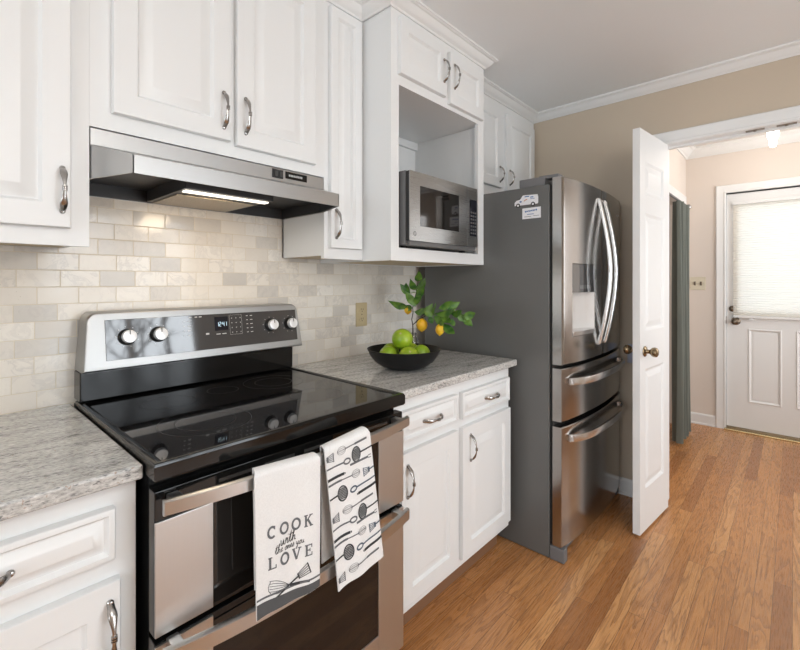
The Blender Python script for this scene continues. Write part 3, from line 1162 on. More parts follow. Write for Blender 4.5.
# dark woven end and line
b = B()
NSB = 14
rows = [[p1(W1 * i / NSB * .994 + .0005, (.279 + .015 * i / NSB) * (1 - k) + .3115 * k) for k in (0, .33, .67, 1)] for i in range(NSB + 1)]
b.grid(rows)
b.obj('woven_border', M['towelband'], to1)
b = B()
b.grid([[p1(W1 * i / NSB, d + .014 * i / NSB) for d in (.268, .2725)] for i in range(NSB + 1)])
b.obj('stripe', M['printg'], to1)


def arc(cx, cy, rx, ry, a0, a1, nn=18):
    return [(cx + rx * math.cos(math.radians(a0 + (a1 - a0) * k / nn)), cy + ry * math.sin(math.radians(a0 + (a1 - a0) * k / nn))) for k in range(nn + 1)]


def glyph(ch):
    """slab-serif capitals as strokes in a unit box (y up): list of (points, weight)"""
    s1, s2 = .20, .10
    if ch == 'C': return [(arc(.46, .5, .36, .44, 48, 312), s1), ([(.72, .98), (.72, .68)], s2)]
    if ch == 'O': return [(arc(.46, .5, .38, .44, 0, 360, 26), s1)]
    if ch == 'K': return [([(.2, 0), (.2, 1)], s1), ([(.2, .42), (.72, .97)], s2 * 1.3), ([(.40, .60), (.76, .02)], s1), ([(.02, .03), (.40, .03)], s2), ([(.02, .97), (.40, .97)], s2), ([(.55, .97), (.92, .97)], s2), ([(.58, .03), (.95, .03)], s2)]
    if ch == 'L': return [([(.24, 0), (.24, 1)], s1), ([(.04, .05), (.82, .05)], s2), ([(.06, .97), (.44, .97)], s2), ([(.80, 0), (.80, .32)], s2)]
    if ch == 'V': return [([(.14, .98), (.46, .03)], s1), ([(.46, .03), (.78, .98)], s2 * 1.2), ([(0, .97), (.32, .97)], s2), ([(.62, .97), (.94, .97)], s2)]
    if ch == 'E': return [([(.22, 0), (.22, 1)], s1), ([(.03, .05), (.80, .05)], s2), ([(.03, .96), (.78, .96)], s2), ([(.22, .52), (.56, .52)], s2), ([(.78, 0), (.78, .30)], s2), ([(.76, .70), (.76, 1)], s2), ([(.56, .38), (.56, .66)], s2)]


def caps_word(b, word, u0, v0, size, adv, fn, slope=0.0):
    for k, ch in enumerate(word):
        for pts, w in glyph(ch):
            q = []
            for i in range(len(pts) - 1):
                (ax_, ay_), (bx_, by_) = pts[i], pts[i + 1]
                q.append(pts[i])
                if len(pts) == 2: q += [(ax_ + (bx_ - ax_) * j / 4, ay_ + (by_ - ay_) * j / 4) for j in (1, 2, 3)]
            q.append(pts[-1])
            b.ribbon([(u0 + (k * adv + x) * size, v0 - y * size * 1.02 + slope * (k * adv + x) * size) for x, y in q], w * size, fn)


b = B()
caps_word(b, 'COOK', .029, .149, .0262, 1.24, p1, .05)
b.obj('capital_lettering', M['printg'], to1)
b = B()
caps_word(b, 'LOVE', .030, .2175, .0262, 1.24, p1, .06)
b.obj('capital_lettering', M['printg'], to1)


def script(b, word, u0, v0, sz, fn, w):
    """simple cursive strokes"""
    S_ = {
        'w': ([[(0, .5), (.08, .05), (.2, .05), (.28, .5), (.34, .06), (.48, .06), (.55, .52), (.62, .45)]], .62),
        'i': ([[(0, .3), (.08, .5), (.08, .08), (.2, .05), (.26, .2)], [(.09, .72), (.11, .76)]], .26),
        't': ([[(0, .2), (.14, 1.0), (.10, .1), (.2, .04), (.3, .2)], [(-.02, .66), (.32, .72)]], .30),
        'h': ([[(0, .1), (.16, .8), (.14, 1.05), (.06, .9), (.06, 0), (.14, .42), (.28, .46), (.3, .08), (.42, .1)]], .42),
        'e': ([[(0, .2), (.2, .36), (.14, .5), (.04, .3), (.12, .04), (.3, .2)]], .30),
        'o': ([[(.2, .46), (.06, .34), (.08, .06), (.24, .08), (.26, .36), (.16, .46), (.36, .42)]], .36),
        'n': ([[(0, .1), (.06, .46), (.06, .02), (.16, .42), (.26, .42), (.26, .06), (.38, .16)]], .38),
        's': ([[(0, .1), (.16, .52), (.22, .2), (.12, .02), (.02, .1)]], .28),
        'y': ([[(0, .48), (.06, .14), (.2, .14), (.26, .48), (.22, -.3), (.08, -.36), (.1, -.16), (.34, .14)]], .34),
        'u': ([[(0, .46), (.04, .08), (.18, .08), (.24, .46), (.24, .08), (.36, .14)]], .36),
        ' ': ([], .22)}
    u = 0
    for ch in word:
        strokes, ad = S_[ch]
        for st in strokes:
            q = []
            for i in range(len(st) - 1):
                for j in range(3):
                    f = j / 3
                    q.append((st[i][0] + (st[i + 1][0] - st[i][0]) * f, st[i][1] + (st[i + 1][1] - st[i][1]) * f))
            q.append(st[-1])
            b.ribbon([(u0 + (u + x + .18 * y) * sz, v0 - y * sz) for x, y in q], w, fn)
        u += ad


b = B()
script(b, 'with', .062, .1755, .0265, p1, .0020)
b.obj('script_lettering', M['print'], to1)
b = B()
script(b, 'the ones you', .048, .1895, .0205, p1, .0014)
b.obj('script_lettering', M['print'], to1)
# crossed whisk and spatula
b = B()
A0, A1 = Vector((.142, .2830)), Vector((.088, .2725))    # whisk handle
b.ribbon([tuple(A0), tuple(A0.lerp(A1, .5)), tuple(A1)], .0060, p1)
tip = Vector((.034, .2570))
for k in range(6):
    off = -.015 + k * .0060
    pts = []
    for j in range(13):
        f = j / 12
        q = A1.lerp(tip, f)
        pts.append((q.x, q.y + off * math.sin(min(1, f * 1.08) * PI * .58)))
    b.ribbon(pts, .0011, p1)
b.ribbon([(tip.x + .003, tip.y - .013), (tip.x - .003, tip.y - .004), (tip.x - .002, tip.y + .006), (tip.x + .003, tip.y + .0135)], .0014, p1)
b.obj('whisk_drawing', M['print'], to1)
b = B()
S0, S1 = Vector((.046, .2870)), Vector((.112, .2620))
b.ribbon([tuple(S0.lerp(S1, f / 5)) for f in range(6)], .0042, p1)
dv = (S1 - S0).normalized()
nv = Vector((-dv.y, dv.x))
for k in range(5):
    o_ = -.5 + k * .25
    a = S1 + nv * o_ * .012
    c = S1 + dv * .030 + nv * o_ * .026
    b.ribbon([tuple(a), tuple(a.lerp(c, .5)), tuple(c)], .0019, p1)
for f, wd_ in ((0, .015), (1, .029)):
    q = S1 + dv * (.030 * f)
    b.ribbon([tuple(q - nv * wd_ / 2), tuple(q), tuple(q + nv * wd_ / 2)], .0030, p1)
b.obj('spatula_drawing', M['print'], to1)

# second towel: printed all over with kitchen tools
T2Y0, T2Y1 = -.012, .143
to2, fr2 = towel('dish_towel', '', T2Y0, T2Y1, .8775, .515, .57, .002, -.014, (.10, .02, .035), M['towel'], 9)
tag(to2, 'white dish towel printed with rows of kitchen utensils on oven handle', 'towel', 'dish towels')
W2 = T2Y1 - T2Y0
p2 = printer(fr2, T2Y0, W2)


def clip_fn(fn, W):
    return lambda u, v: fn(min(max(u, .0004), W - .0004), min(v, .356))


p2c = clip_fn(p2, W2)


def utensil(kind, u, v, L, flip, bb):
    """tool lying slightly tilted: head at (u,v), handle of length L to the right (or left when flip)"""
    s_ = -1 if flip else 1
    sl = .012 / .06
    def g(a, c): return (u + s_ * a, v + c + sl * a * (1 if not flip else 1) * s_ * 0 - .03 * a)
    def line(p, q, w, nn=6):
        bb.ribbon([g(p[0] + (q[0] - p[0]) * k / nn, p[1] + (q[1] - p[1]) * k / nn) for k in range(nn + 1)], w, p2c)
    def ell(cx, cy, rx, ry, w, nn=20):
        bb.ribbon([g(cx + rx * math.cos(2 * PI * k / nn), cy + ry * math.sin(2 * PI * k / nn)) for k in range(nn)], w, p2c, True)
    if kind == 'skimmer':
        ell(0, 0, .0142, .0192, .0030)
        for k in range(-3, 4):
            o_ = k * .0040
            hx2 = .0142 * math.sqrt(max(0, 1 - (o_ / .0192) ** 2))
            line((-hx2, o_), (hx2, o_), .0020, 2)
            hy2 = .0192 * math.sqrt(max(0, 1 - (o_ * .85 / .0142) ** 2))
            bb.ribbon([g(o_ * .85, -hy2), g(o_ * .85, 0), g(o_ * .85, hy2)], .0014, p2c)
        line((.014, 0), (L, 0), .0042)
    elif kind == 'whisk':
        for o_ in (.010, .0055, .001): ell(.0, 0, .014, o_, .0009)
        line((.012, 0), (L * .5, 0), .003)
        line((L * .5, 0), (L, 0), .0055)
    elif kind == 'spatula':
        for k in range(5): line((-.010, -.010 + k * .005), (.008, -.006 + k * .003), .0018, 2)
        line((-.010, 0), (-.0102, 0.0001), .02, 1)
        line((-.011, -.012), (-.011, .012), .0026, 2)
        line((.008, -.007), (.008, .007), .006, 2)
        line((.008, 0), (L, 0), .004)
    elif kind == 'spoon':
        ell(0, 0, .010, .0065, .0042)
        line((.010, 0), (L, 0), .0042)
    elif kind == 'knife':
        line((0, 0), (L, 0), .0072)
        line((-.004, 0), (-.001, 0), .005, 1)
    elif kind == 'fork':
        line((0, -.0036), (.010, -.0036), .0022, 2)
        line((0, .0036), (.010, .0036), .0022, 2)
        line((.010, 0), (L, 0), .0058)


for r_ in range(-1, 3):
    for kind, u, dd, L, fl, mm in (
            ('whisk', .052, .023, .088, False, 'printg'), ('skimmer', .098, .050, .060, False, 'print'), ('spatula', .014, .030, .012, True, 'printg'),
            ('spoon', .066, .056, .068, True, 'printg'), ('fork', .148, .072, .074, True, 'printg'), ('knife', .053, .083, .055, True, 'print'),
            ('spatula', .127, .106, .032, False, 'printb'), ('whisk', .090, .098, .092, True, 'printg'), ('skimmer', .043, .131, .045, True, 'print'),
            ('spoon', .077, .134, .080, False, 'printb'), ('knife', .090, .152, .068, False, 'print')):
        vv = dd + r_ * .154
        if .006 < vv < .352:
            b = B()
            utensil(kind, u, vv, L, fl, b)
            b.obj(kind + '_print', M[mm], to2)

# ------------------------------------------------------------------ refrigerator
root = thing('refrigerator', 'large stainless French-door refrigerator with grey sides', 'refrigerator', (.45, 1.755, 0))
FY0, FY1 = 1.300, 2.208
b = B()
b.box(.064, .800, FY0, FY1, .004, 1.742, .004)
b.obj('cabinet_body', M['fgrey'], root)
b = B()
b.box(.8005, .868, FY0, FY0 + .045, .002, .066, .006)
b.box(.8005, .850, FY1 - .045, FY1, .002, .06, .006)
b.box(.8005, .835, FY0 + .045, FY1 - .045, .012, .062)
b.obj('base_grille', M['fgrey2'], root)
B().box(.8005, .814, FY0 + .012, FY1 - .012, .07, 1.74).obj('door_gasket', M['gasket'], root)
for ya, yb in ((FY0 + .01, FY0 + .15), (FY1 - .15, FY1 - .01)):
    b = B()
    b.box(.645, .775, ya, yb, 1.7425, 1.785, .006)
    b.box(.74, .835, ya + .01, ya + .06, 1.7725, 1.790, .004)
    b.obj('hinge_cover', M['fgrey2'], root)


def fx(y):
    return .860 + .034 * (1 - ((y - 1.754) / .454) ** 2)


def cslab(b, y0, y1, z0, z1, xb=.815, bev=.004, N=10, ends=(1, 1)):
    rows = []
    for i in range(N + 1):
        y = y0 + (y1 - y0) * i / N
        e = bev if (i == 0 and ends[0]) or (i == N and ends[1]) else 0
        x = fx(y) - e
        rows.append([(xb, y, z0), (x - bev, y, z0), (x, y, z0 + bev), (x, y, z1 - bev), (x - bev, y, z1), (xb, y, z1)])
    b.grid(rows, close_v=True, caps=True)


TZ0, TZ1 = .905, 1.770
# left door with dispenser recess
b = B()
qy0, qy1, qz0, qz1 = 1.392, 1.642, 1.03, 1.372
cslab(b, FY0 + .001, qy0, TZ0, TZ1, ends=(1, 0))
cslab(b, qy1, 1.7525, TZ0, TZ1, ends=(0, 1))
cslab(b, qy0, qy1, TZ0, qz0, bev=.002, ends=(0, 0))
cslab(b, qy0, qy1, qz1, TZ1, bev=.002, ends=(0, 0))
ld = b.obj('french_door', M['fsteel'], root, angle=30)
b = B()
N = 10
rows = []
for i in range(N + 1):
    y = qy0 + .001 + (qy1 - qy0 - .002) * i / N
    rows.append([(.83, y, 1.236), (fx(y) + .001, y, 1.236), (fx(y) + .001, y, 1.371), (.83, y, 1.371)])
b.grid(rows, close_v=True, caps=True)
dp = b.obj('dispenser_panel', M['panelglass'], ld)
b = B()
for k in range(5):
    y = 1.47 + k * .025
    ring = [(y + .007 * math.cos(a * PI / 6), 1.262 + .007 * math.sin(a * PI / 6)) for a in range(12)]
    b.ribbon(ring, .0015, lambda u, v: (fx(u) + .002, u, v), True)
b.obj('dispenser_icons', M['mark'], dp)
b = B()
rows = []
for i in range(N + 1):   # scooped liner
    y = qy0 + .001 + (qy1 - qy0 - .002) * i / N
    d = .040 * math.sin(PI * i / N) ** .5
    rows.append([(fx(y) - .002 - d, y, z) for z in (1.031, 1.236)])
b.grid(rows)
b.obj('dispenser_liner', M['disp_pale'], ld, angle=60)
b = B()
rows = []
for i in range(N + 1):
    y = qy0 + .001 + (qy1 - qy0 - .002) * i / N
    rows.append([(.825, y, 1.031), (fx(y) + .002, y, 1.031), (fx(y) + .004, y, 1.052), (.825, y, 1.060)])
b.grid(rows, close_v=True, caps=True)
b.obj('drip_tray', M['fhandle'], ld)
b = B()
cslab(b, 1.7565, FY1 - .001, TZ0, TZ1)
rd = b.obj('french_door', M['fsteel'], root, angle=30)
B().box(fx(2.08) - .004, fx(2.08) + .0012, 2.065, 2.092, 1.668, 1.675).obj('badge', M['mark'], rd)


def fridge_handle(par, y, ytop):
    b = B()
    pts, rad = [], []
    N = 25
    for i in range(N):
        tt = i / (N - 1)
        z = .972 + tt * .738
        h = .054 * (1 - abs(2 * tt - 1) ** 1.7)
        pts.append((fx(y) + .004 + h, y, z))
        rad.append(.0125)
    b.tube(pts, rad, 12, .85, side=(0, 1, 0))
    for z in (.975, 1.707):
        b.box(fx(y) - .001, fx(y) + .008, y - .009, y + .009, z - .012, z + .012, .002)
    return b.obj('handle', M['fhandle'], par)


fridge_handle(ld, 1.690, 0)
fridge_handle(rd, 1.785, 0)


def drawer_front(nm, z0, z1):
    b = B()
    cslab(b, FY0 + .001, FY1 - .001, z0, z1, N=18)
    return b.obj(nm, M['fsteel'], root, angle=30)


def drawer_handle(par, zc):
    b = B()
    rows = []
    N = 24
    ya, yb = FY0 + .055, FY1 - .055
    for i in range(N + 1):
        tt = i / N
        y = ya + (yb - ya) * tt
        e = abs(2 * tt - 1)
        x = fx(y) + .045 - .037 * e ** 6
        h = .016
        rows.append([(x - .006, y, zc - h), (x + .004, y, zc - h), (x + .007, y, zc), (x + .004, y, zc + h), (x - .006, y, zc + h)])
    b.grid(rows, close_v=True, caps=True)
    for y in (ya + .01, yb - .01):
        b.box(fx(y) - .001, fx(y) + .02, y - .008, y + .008, zc - .012, zc + .012)
    return b.obj('handle', M['fhandle'], par, angle=30)


d1 = drawer_front('drawer', .645, .888)
drawer_handle(d1, .825)
d2 = drawer_front('freezer_drawer', .072, .620)
drawer_handle(d2, .563)


# fridge magnets on the left side (plane y = FY0)
def side(u, v, w=0.0): return (u, FY0 - .0004 - w, v)


def solid2d(b, poly, t0, t1):
    b.extrude_poly(poly, lambda u, v: side(u, v, t0), lambda u, v: side(u, v, t1))


vx, vz = .622, 1.645
van = [(0, .012), (0, .030), (.012, .042), (.032, .046), (.052, .068), (.138, .064), (.142, .050), (.142, .018), (.138, .012)]
VS = .84
vx, vz = .628, 1.648
van = [(vx + a * VS, vz + c * VS) for a, c in van]
b = B()
solid2d(b, van, 0, .0022)
vo = tag(b.obj('van_magnet', M['magw'], smooth=False), 'small white van-shaped magnet on the grey refrigerator side', 'magnet', 'fridge magnets')
for wx in (.022, .112):
    w_ = B().lathe([(.0105, 0), (.0105, .0028), (.005, .0030)], side(vx + wx * VS, vz + .012 * VS, .0001), (0, -1, 0), 20).obj('wheel', M['blackm'], vo)
    B().lathe([(.0055, .0030), (.005, .0034), (.001, .0034)], side(vx + wx * VS, vz + .012 * VS, .0001), (0, -1, 0), 14).obj('hubcap', M['magw'], w_)
sd = lambda u, v: side(vx + u * VS, vz + v * VS, .0026)
b = B()
for u0, u1, v, w in ((.062, .090, .058, .006), (.096, .115, .052, .006), (.096, .122, .043, .003), (.032, .044, .032, .009)):
    b = B()
    b.ribbon([(u0, v), ((u0 + u1) / 2, v + .001), (u1, v)], w, sd)
    b.obj('blue_lettering', M['magb'], vo)
b = B()
b.ribbon([(.058, .034), (.068, .040), (.078, .044)], .005, sd)
b.obj('orange_flash', M['mago'], vo)
b = B()
b.fill([(.018, .044), (.033, .0455), (.044, .057), (.040, .0575)], sd)
b.obj('windscreen', M['darkgrey'], vo)
cxm, czm = .668, 1.590
b = B()
solid2d(b, [(cxm, czm), (cxm + .092, czm), (cxm + .092, czm + .052), (cxm, czm + .052)], 0, .0015)
co_ = tag(b.obj('card_magnet', M['magw'], smooth=False), 'white rectangular card magnet under the van magnet', 'magnet', 'fridge magnets')
sd2 = lambda u, v: side(cxm + u, czm + v, .0018)
b = B()
for k, (u0, u1) in enumerate(((.014, .022), (.024, .030), (.032, .038), (.040, .050), (.052, .058), (.060, .066), (.068, .074))):
    b.ribbon([(u0, .034 + k * .0007), (u1, .036 + k * .0007)], .008 - (k % 2) * .002, sd2)
b.ribbon([(.024, .021), (.058, .021)], .003, sd2)
b.obj('blue_lettering', M['magb'], co_)
b = B()
b.ribbon([(.010, .010), (.045, .010)], .002, sd2)
b.ribbon([(.056, .012), (.084, .012)], .002, sd2)
b.obj('grey_lettering', M['printg'], co_)

# ------------------------------------------------------------------ wall outlet on the tile
root = thing('wall_outlet', 'almond duplex outlet on the tile beside the black bowl', 'outlet', (0, .855, 1.12))
pl = B().box(.0004, .006, .816, .894, 1.058, 1.180, .003).obj('cover_plate', M['almond'], root)
for z in (1.095, 1.143):
    b = B()
    b.lathe([(.0165, .0), (.0165, .0022), (.015, .003)], (.0055, .855, z), (1, 0, 0), 20)
    rc_ = b.obj('receptacle', M['almond'], root)
    b = B()
    b.box(.0085, .0088, .847, .8495, z - .002, z + .008)
    b.box(.0085, .0088, .8605, .863, z - .002, z + .008)
    b.lathe([(.0025, 0), (.0025, .0004)], (.0085, .855, z - .008), (1, 0, 0), 10)
    b.obj('slots', M['slot'], rc_)
B().lathe([(.003, 0), (.0025, .0012)], (.006, .855, 1.119), (1, 0, 0), 10).obj('screw', M['nickel'], root)

# ------------------------------------------------------------------ bowl of limes
BC = Vector((.398, .735, .9142))
R_ = .159
b = B()
b.lathe([(.002, .0006), (.060, .0006), (.068, .002), (.100, .014), (.128, .034), (.148, .060), (R_ - .001, .083), (R_, .086), (R_ - .003, .0865), (R_ - .006, .083),
         (.142, .060), (.122, .036), (.095, .018), (.060, .009), (.002, .008)], BC, (0, 0, 1), 56)
tag(b.obj('bowl', M['bowl'], angle=60), 'wide matte black bowl of limes on the granite countertop', 'bowl')


def lime(loc, r, label, tilt):
    root = thing('lime', label, 'lime', loc, tilt, 'green limes in the bowl')
    b = B()
    prof = []
    for k in range(17):
        a = -PI / 2 + PI * k / 16
        rr_ = r * math.cos(a)
        h = r * .97 * math.sin(a)
        if k in (0, 16): h *= .955
        prof.append((rr_, h))
    ax_ = Vector((math.cos(tilt) * .7, math.sin(tilt) * .7, .6)).normalized()
    b.lathe(prof, loc, ax_, 24)
    b.obj('fruit', M['lime'], root, angle=80)
    b = B()
    b.lathe([(.0045, r * .925), (.0048, r * .952), (.001, r * .955)], loc, ax_, 8)
    b.obj('stem_end', mat('pale_stem_scar', (.45, .42, .22), .6), root)
    return root


for q in (((.392, .731, 1.0395), .0455, 'big lime on top of the pile in black bowl', 5.2),
          ((.445, .712, .9715), .043, 'lime at the front of the black bowl below the top lime', 5.6),
          ((.370, .664, .9755), .0390, 'lime at the left front of the black bowl', 4.4),
          ((.317, .738, .9785), .0370, 'lime behind the left front one in black bowl', 3.0),
          ((.448, .793, .9765), .0385, 'lime at the right side of the black bowl', .6),
          ((.373, .812, .9735), .040, 'lime at the back of the bowl mostly hidden by the top lime', 1.8)):
    lime(*q)

# ------------------------------------------------------------------ lemon branch in a small glass vase
VC = Vector((.252, .968, .9143))
b = B()
b.lathe([(.002, .0005), (.026, .0005), (.030, .004), (.030, .075), (.026, .090), (.019, .100), (.019, .118), (.021, .120), (.0185, .1195), (.0165, .116), (.0165, .100), (.0235, .088), (.0275, .074), (.0275, .008), (.002, .007)], VC, (0, 0, 1), 32)
tag(b.obj('vase', M['glass'], angle=50), 'small clear glass vase behind the black bowl', 'vase')
root = thing('lemon_branch', 'leafy lemon branch with three lemons standing in the glass vase', 'plant', tuple(VC + Vector((0, 0, .012))))
STEM = [(.252, .968, .927), (.252, .968, .98), (0.251, 0.97, 1.024), (0.253, 0.97, 1.042), (0.251, 0.97, 1.073), (0.245, 0.97, 1.101), (0.253, 0.97, 1.135), (0.251, 0.97, 1.16), (0.258, 0.97, 1.191), (0.27, 0.975, 1.234), (0.262, 0.995, 1.285)]
BR = [(0.251, 0.97, 1.073), (0.289, 0.97, 1.103), (0.328, 0.97, 1.121), (0.388, 0.97, 1.136), (0.446, 0.97, 1.15), (0.502, 0.975, 1.15), (0.542, 0.985, 1.13)]
b = B()
b.tube(STEM, [.0032] * 4 + [.0028, .0026, .0024, .0022, .002, .0017, .0013], 7)
b.tube(BR, [.0025, .0024, .0022, .002, .0018, .0015, .001], 7)
b.obj('stem', M['stem'], root)
UP = [((0.273, 0.97, 1.253), (0.344, 0.94, 1.296)), ((0.261, 0.98, 1.247), (0.216, 1.0, 1.293)), ((0.257, 1.0, 1.29), (0.24, 1.03, 1.334)), ((0.225, 0.98, 1.227), (0.188, 0.96, 1.268)), ((0.213, 0.97, 1.233), (0.191, 0.99, 1.274)), ((0.261, 0.98, 1.2), (0.325, 0.95, 1.26)), ((0.278, 0.96, 1.167), (0.247, 0.93, 1.229)), ((0.277, 0.97, 1.173), (0.318, 0.94, 1.215)), ((0.213, 0.97, 1.158), (0.115, 0.96, 1.184)), ((0.237, 0.98, 1.153), (0.192, 0.97, 1.164)), ((0.27, 0.96, 1.14), (0.352, 0.93, 1.154))]
RT = [((0.324, 0.97, 1.121), (0.343, 1.0, 1.171)), ((0.351, 0.97, 1.134), (0.4, 0.95, 1.187)), ((0.381, 0.96, 1.124), (0.356, 0.94, 1.145)), ((0.396, 0.96, 1.137), (0.512, 0.93, 1.167)), ((0.403, 0.98, 1.16), (0.453, 1.0, 1.193)), ((0.439, 0.99, 1.161), (0.482, 1.02, 1.188)), ((0.389, 0.96, 1.125), (0.458, 0.93, 1.096)), ((0.439, 0.96, 1.133), (0.492, 0.94, 1.109)), ((0.481, 0.97, 1.143), (0.542, 0.95, 1.153)), ((0.509, 0.98, 1.141), (0.543, 1.0, 1.114)), ((0.529, 0.99, 1.125), (0.579, 1.0, 1.144)), ((0.536, 0.99, 1.12), (0.556, 1.02, 1.09)), ((0.439, 0.96, 1.093), (0.509, 0.94, 1.062)), ((0.366, 0.96, 1.123), (0.385, 0.95, 1.096)), ((0.467, 0.98, 1.139), (0.468, 1.02, 1.172)), ((0.418, 0.97, 1.143), (0.489, 0.93, 1.132)), ((0.485, 0.97, 1.118), (0.502, 0.96, 1.091))]
b = B()
rl = random.Random(5)
spine = [Vector(p) for p in STEM[5:]] + [Vector(p) for p in BR]
for a, c in UP + RT:
    a, c = Vector(a), Vector(c)
    near = min(spine, key=lambda p: (p - a).length)
    if (near - a).length > .004: b.tube([near, near.lerp(a, .5) + Vector((0, 0, .003)), a], .0011, 5)
    d = c - a
    d = d * 1.22
    L = d.length
    w = min(.24 * L, .0155) + .0025
    dn = d.normalized()
    sd_ = dn.cross(Vector((.66 + rl.uniform(-.5, .5), -.7, .25 + rl.uniform(-.4, .5)))).normalized()
    nn_ = dn.cross(sd_)
    rows = []
    for k in range(9):
        f = k / 8
        ww = w * 1.08 * (math.sin(PI * f ** .78) ** 1.05) + .0004
        cpt = a + d * f + nn_ * (.10 * L * math.sin(PI * f) * rl.choice((1, 1, .6)))
        rows.append([cpt - sd_ * ww + nn_ * ww * .30, cpt, cpt + sd_ * ww + nn_ * ww * .30])
    b.grid(rows)
b.obj('leaves', M['leaf'], root, angle=80)


def lemon(p, r, L, top):
    p = Vector(p)
    b = B()
    prof = [(.001, -L), (r * .16, -L * .97), (r * .22, -L * .88), (r * .55, -L * .72), (r * .86, -L * .42), (r, 0), (r * .9, L * .42), (r * .62, L * .74), (r * .25, L * .93), (.001, L * .96)]
    b.lathe(prof, p, (.1, -.05, 1), 20)
    o = b.obj('lemon', M['lemon'], root, angle=80)
    B().tube([p + Vector((0, 0, L * .9)), (p + Vector(top)) / 2 + Vector((0, 0, L * .5)), Vector(top)], .0013, 6).obj('stalk', M['stem'], o)


lemon((0.321, 0.955, 1.078), .0275, .034, (.328, .97, 1.121))
lemon((0.428, 0.955, 1.064), .0215, .029, (.425, .97, 1.143))
lemon((0.203, 0.99, 1.143), .0195, .022, (.245, .97, 1.14))

# ------------------------------------------------------------------ narrow interior door leaf, swung open against the wall
hx_, hy_ = 1.108, 2.196
dirv = Vector((-.043, -.424)).normalized()
ang = math.atan2(dirv.y, dirv.x)
LW, LT = .4275, .0335
root = bpy.data.objects.new('door_1', None)
COL.objects.link(root)
root.matrix_basis = Matrix.Translation((hx_, hy_, 0)) @ Matrix.Rotation(ang, 4, 'Z')
root['kind'] = 'structure'
root['label'] = 'narrow white panel door leaf standing open beside the refrigerator'
T = root.matrix_basis.copy()
loc3 = lambda u, v, w: tuple(T @ Vector((u, w, v)))
DZ0, DZ1 = .012, 2.062
PAN = ((.075, LW - .075, 1.735, 1.905), (.075, LW - .075, 1.035, 1.640), (.075, LW - .075, .225, .840))
b = B()


def face_with_panels(b, w_face, sgn):
    us = [0, .075, LW - .075, LW]
    vs2 = [DZ0, .225, .840, 1.035, 1.640, 1.735, 1.905, DZ1]
    for i in range(3):
        for j in range(7):
            if i == 1 and j in (1, 3, 5): continue
            p = [(us[i], vs2[j]), (us[i + 1], vs2[j]), (us[i + 1], vs2[j + 1]), (us[i], vs2[j + 1])]
            b.bm.faces.new([b.bm.verts.new(loc3(a, c, w_face)) for a, c in p])
    for (u0, u1, v0, v1) in PAN:
        panel_recess(b, u0, u1, v0, v1, lambda u, v, w: loc3(u, v, w_face + sgn * w), [(0, 0), (.006, -.003), (.014, -.008), (.022, -.008), (.046, -.002), (.05, -.0015)])


face_with_panels(b, 0, 1)
face_with_panels(b, -LT, -1)
for p in ([(0, DZ0), (LW, DZ0)], [(LW, DZ0), (LW, DZ1)], [(LW, DZ1), (0, DZ1)], [(0, DZ1), (0, DZ0)]):
    (a0, c0), (a1, c1) = p
    b.bm.faces.new([b.bm.verts.new(loc3(*q)) for q in ((a0, c0, 0), (a1, c1, 0), (a1, c1, -LT), (a0, c0, -LT))])
bmesh.ops.remove_doubles(b.bm, verts=b.bm.verts, dist=.0002)
leaf = b.obj('door_leaf', M['trim'], root, smooth=False)
kp = [(.026, 0), (.028, .003), (.024, .007), (.012, .010), (.010, .022), (.014, .028), (.022, .036), (.025, .046), (.023, .056), (.015, .062), (.001, .063)]
for w0, sg in ((0, 1), (-LT, -1)):
    b = B()
    o_ = Vector(loc3(LW - .062, .932, w0))
    ax_ = (Vector(loc3(0, 0, sg)) - Vector(loc3(0, 0, 0))).normalized()
    b.lathe([(r_, h + .0004) for r_, h in kp], o_, ax_, 24)
    b.obj('door_knob', M['brass'], root, angle=40)
# small pale plate on the wall by the knob
b = B()
b.box(.895, .985, YB - .007, YB - .0005, .800, .912, .002)
tag(b.obj('wall_plate', M['plate_blue']), 'small blue-grey plate on the wall behind the door knob', 'wall plate')

# ------------------------------------------------------------------ back door of the hall
root = bpy.data.objects.new('door_2', None)
COL.objects.link(root)
root.matrix_basis = Matrix.Translation(((DX0 + DX1) / 2, HY1 + .02, 0))
root['kind'] = 'structure'
root['label'] = 'white back door with covered window and two lower panels'
yd = HY1 + .016
dl, dr_ = DX0 + .002, DX1 - .002
b = B()
fn = lambda u, v, w: (u, yd - w, v)
us = [dl, dl + .085, 1.34, 1.555, 1.639, 1.854, dr_ - .085, dr_]
W0, W1_, WZ0, WZ1 = dl + .085, dr_ - .085, 1.03, 1.93
cells_v = [.03, .255, .885, WZ0, WZ1, 2.05]
us2 = [dl, W0, 1.34, 1.555, 1.639, 1.854, W1_, dr_]
for i in range(len(us2) - 1):
    for j in range(len(cells_v) - 1):
        u0, u1, v0, v1 = us2[i], us2[i + 1], cells_v[j], cells_v[j + 1]
        if j == 1 and i in (2, 4): continue
        if j == 3 and 1 <= i <= 5: continue
        b.bm.faces.new([b.bm.verts.new(fn(*q)) for q in ((u0, v0, 0), (u1, v0, 0), (u1, v1, 0), (u0, v1, 0))])
for u0, u1 in ((1.34, 1.555), (1.639, 1.854)):
    panel_recess(b, u0, u1, .255, .885, fn, [(0, 0), (.006, .006), (.012, .004), (.02, -.005), (.028, -.005), (.034, -.003)])
for q in (((dl, .03), (dr_, .03)), ((dr_, .03), (dr_, 2.05)), ((dr_, 2.05), (dl, 2.05)), ((dl, 2.05), (dl, .03)), ((W0, WZ0), (W1_, WZ0)), ((W1_, WZ0), (W1_, WZ1)), ((W1_, WZ1), (W0, WZ1)), ((W0, WZ1), (W0, WZ0))):
    (a0, c0), (a1, c1) = q
    b.bm.faces.new([b.bm.verts.new(fn(*p)) for p in ((a0, c0, 0), (a1, c1, 0), (a1, c1, -.044), (a0, c0, -.044))])
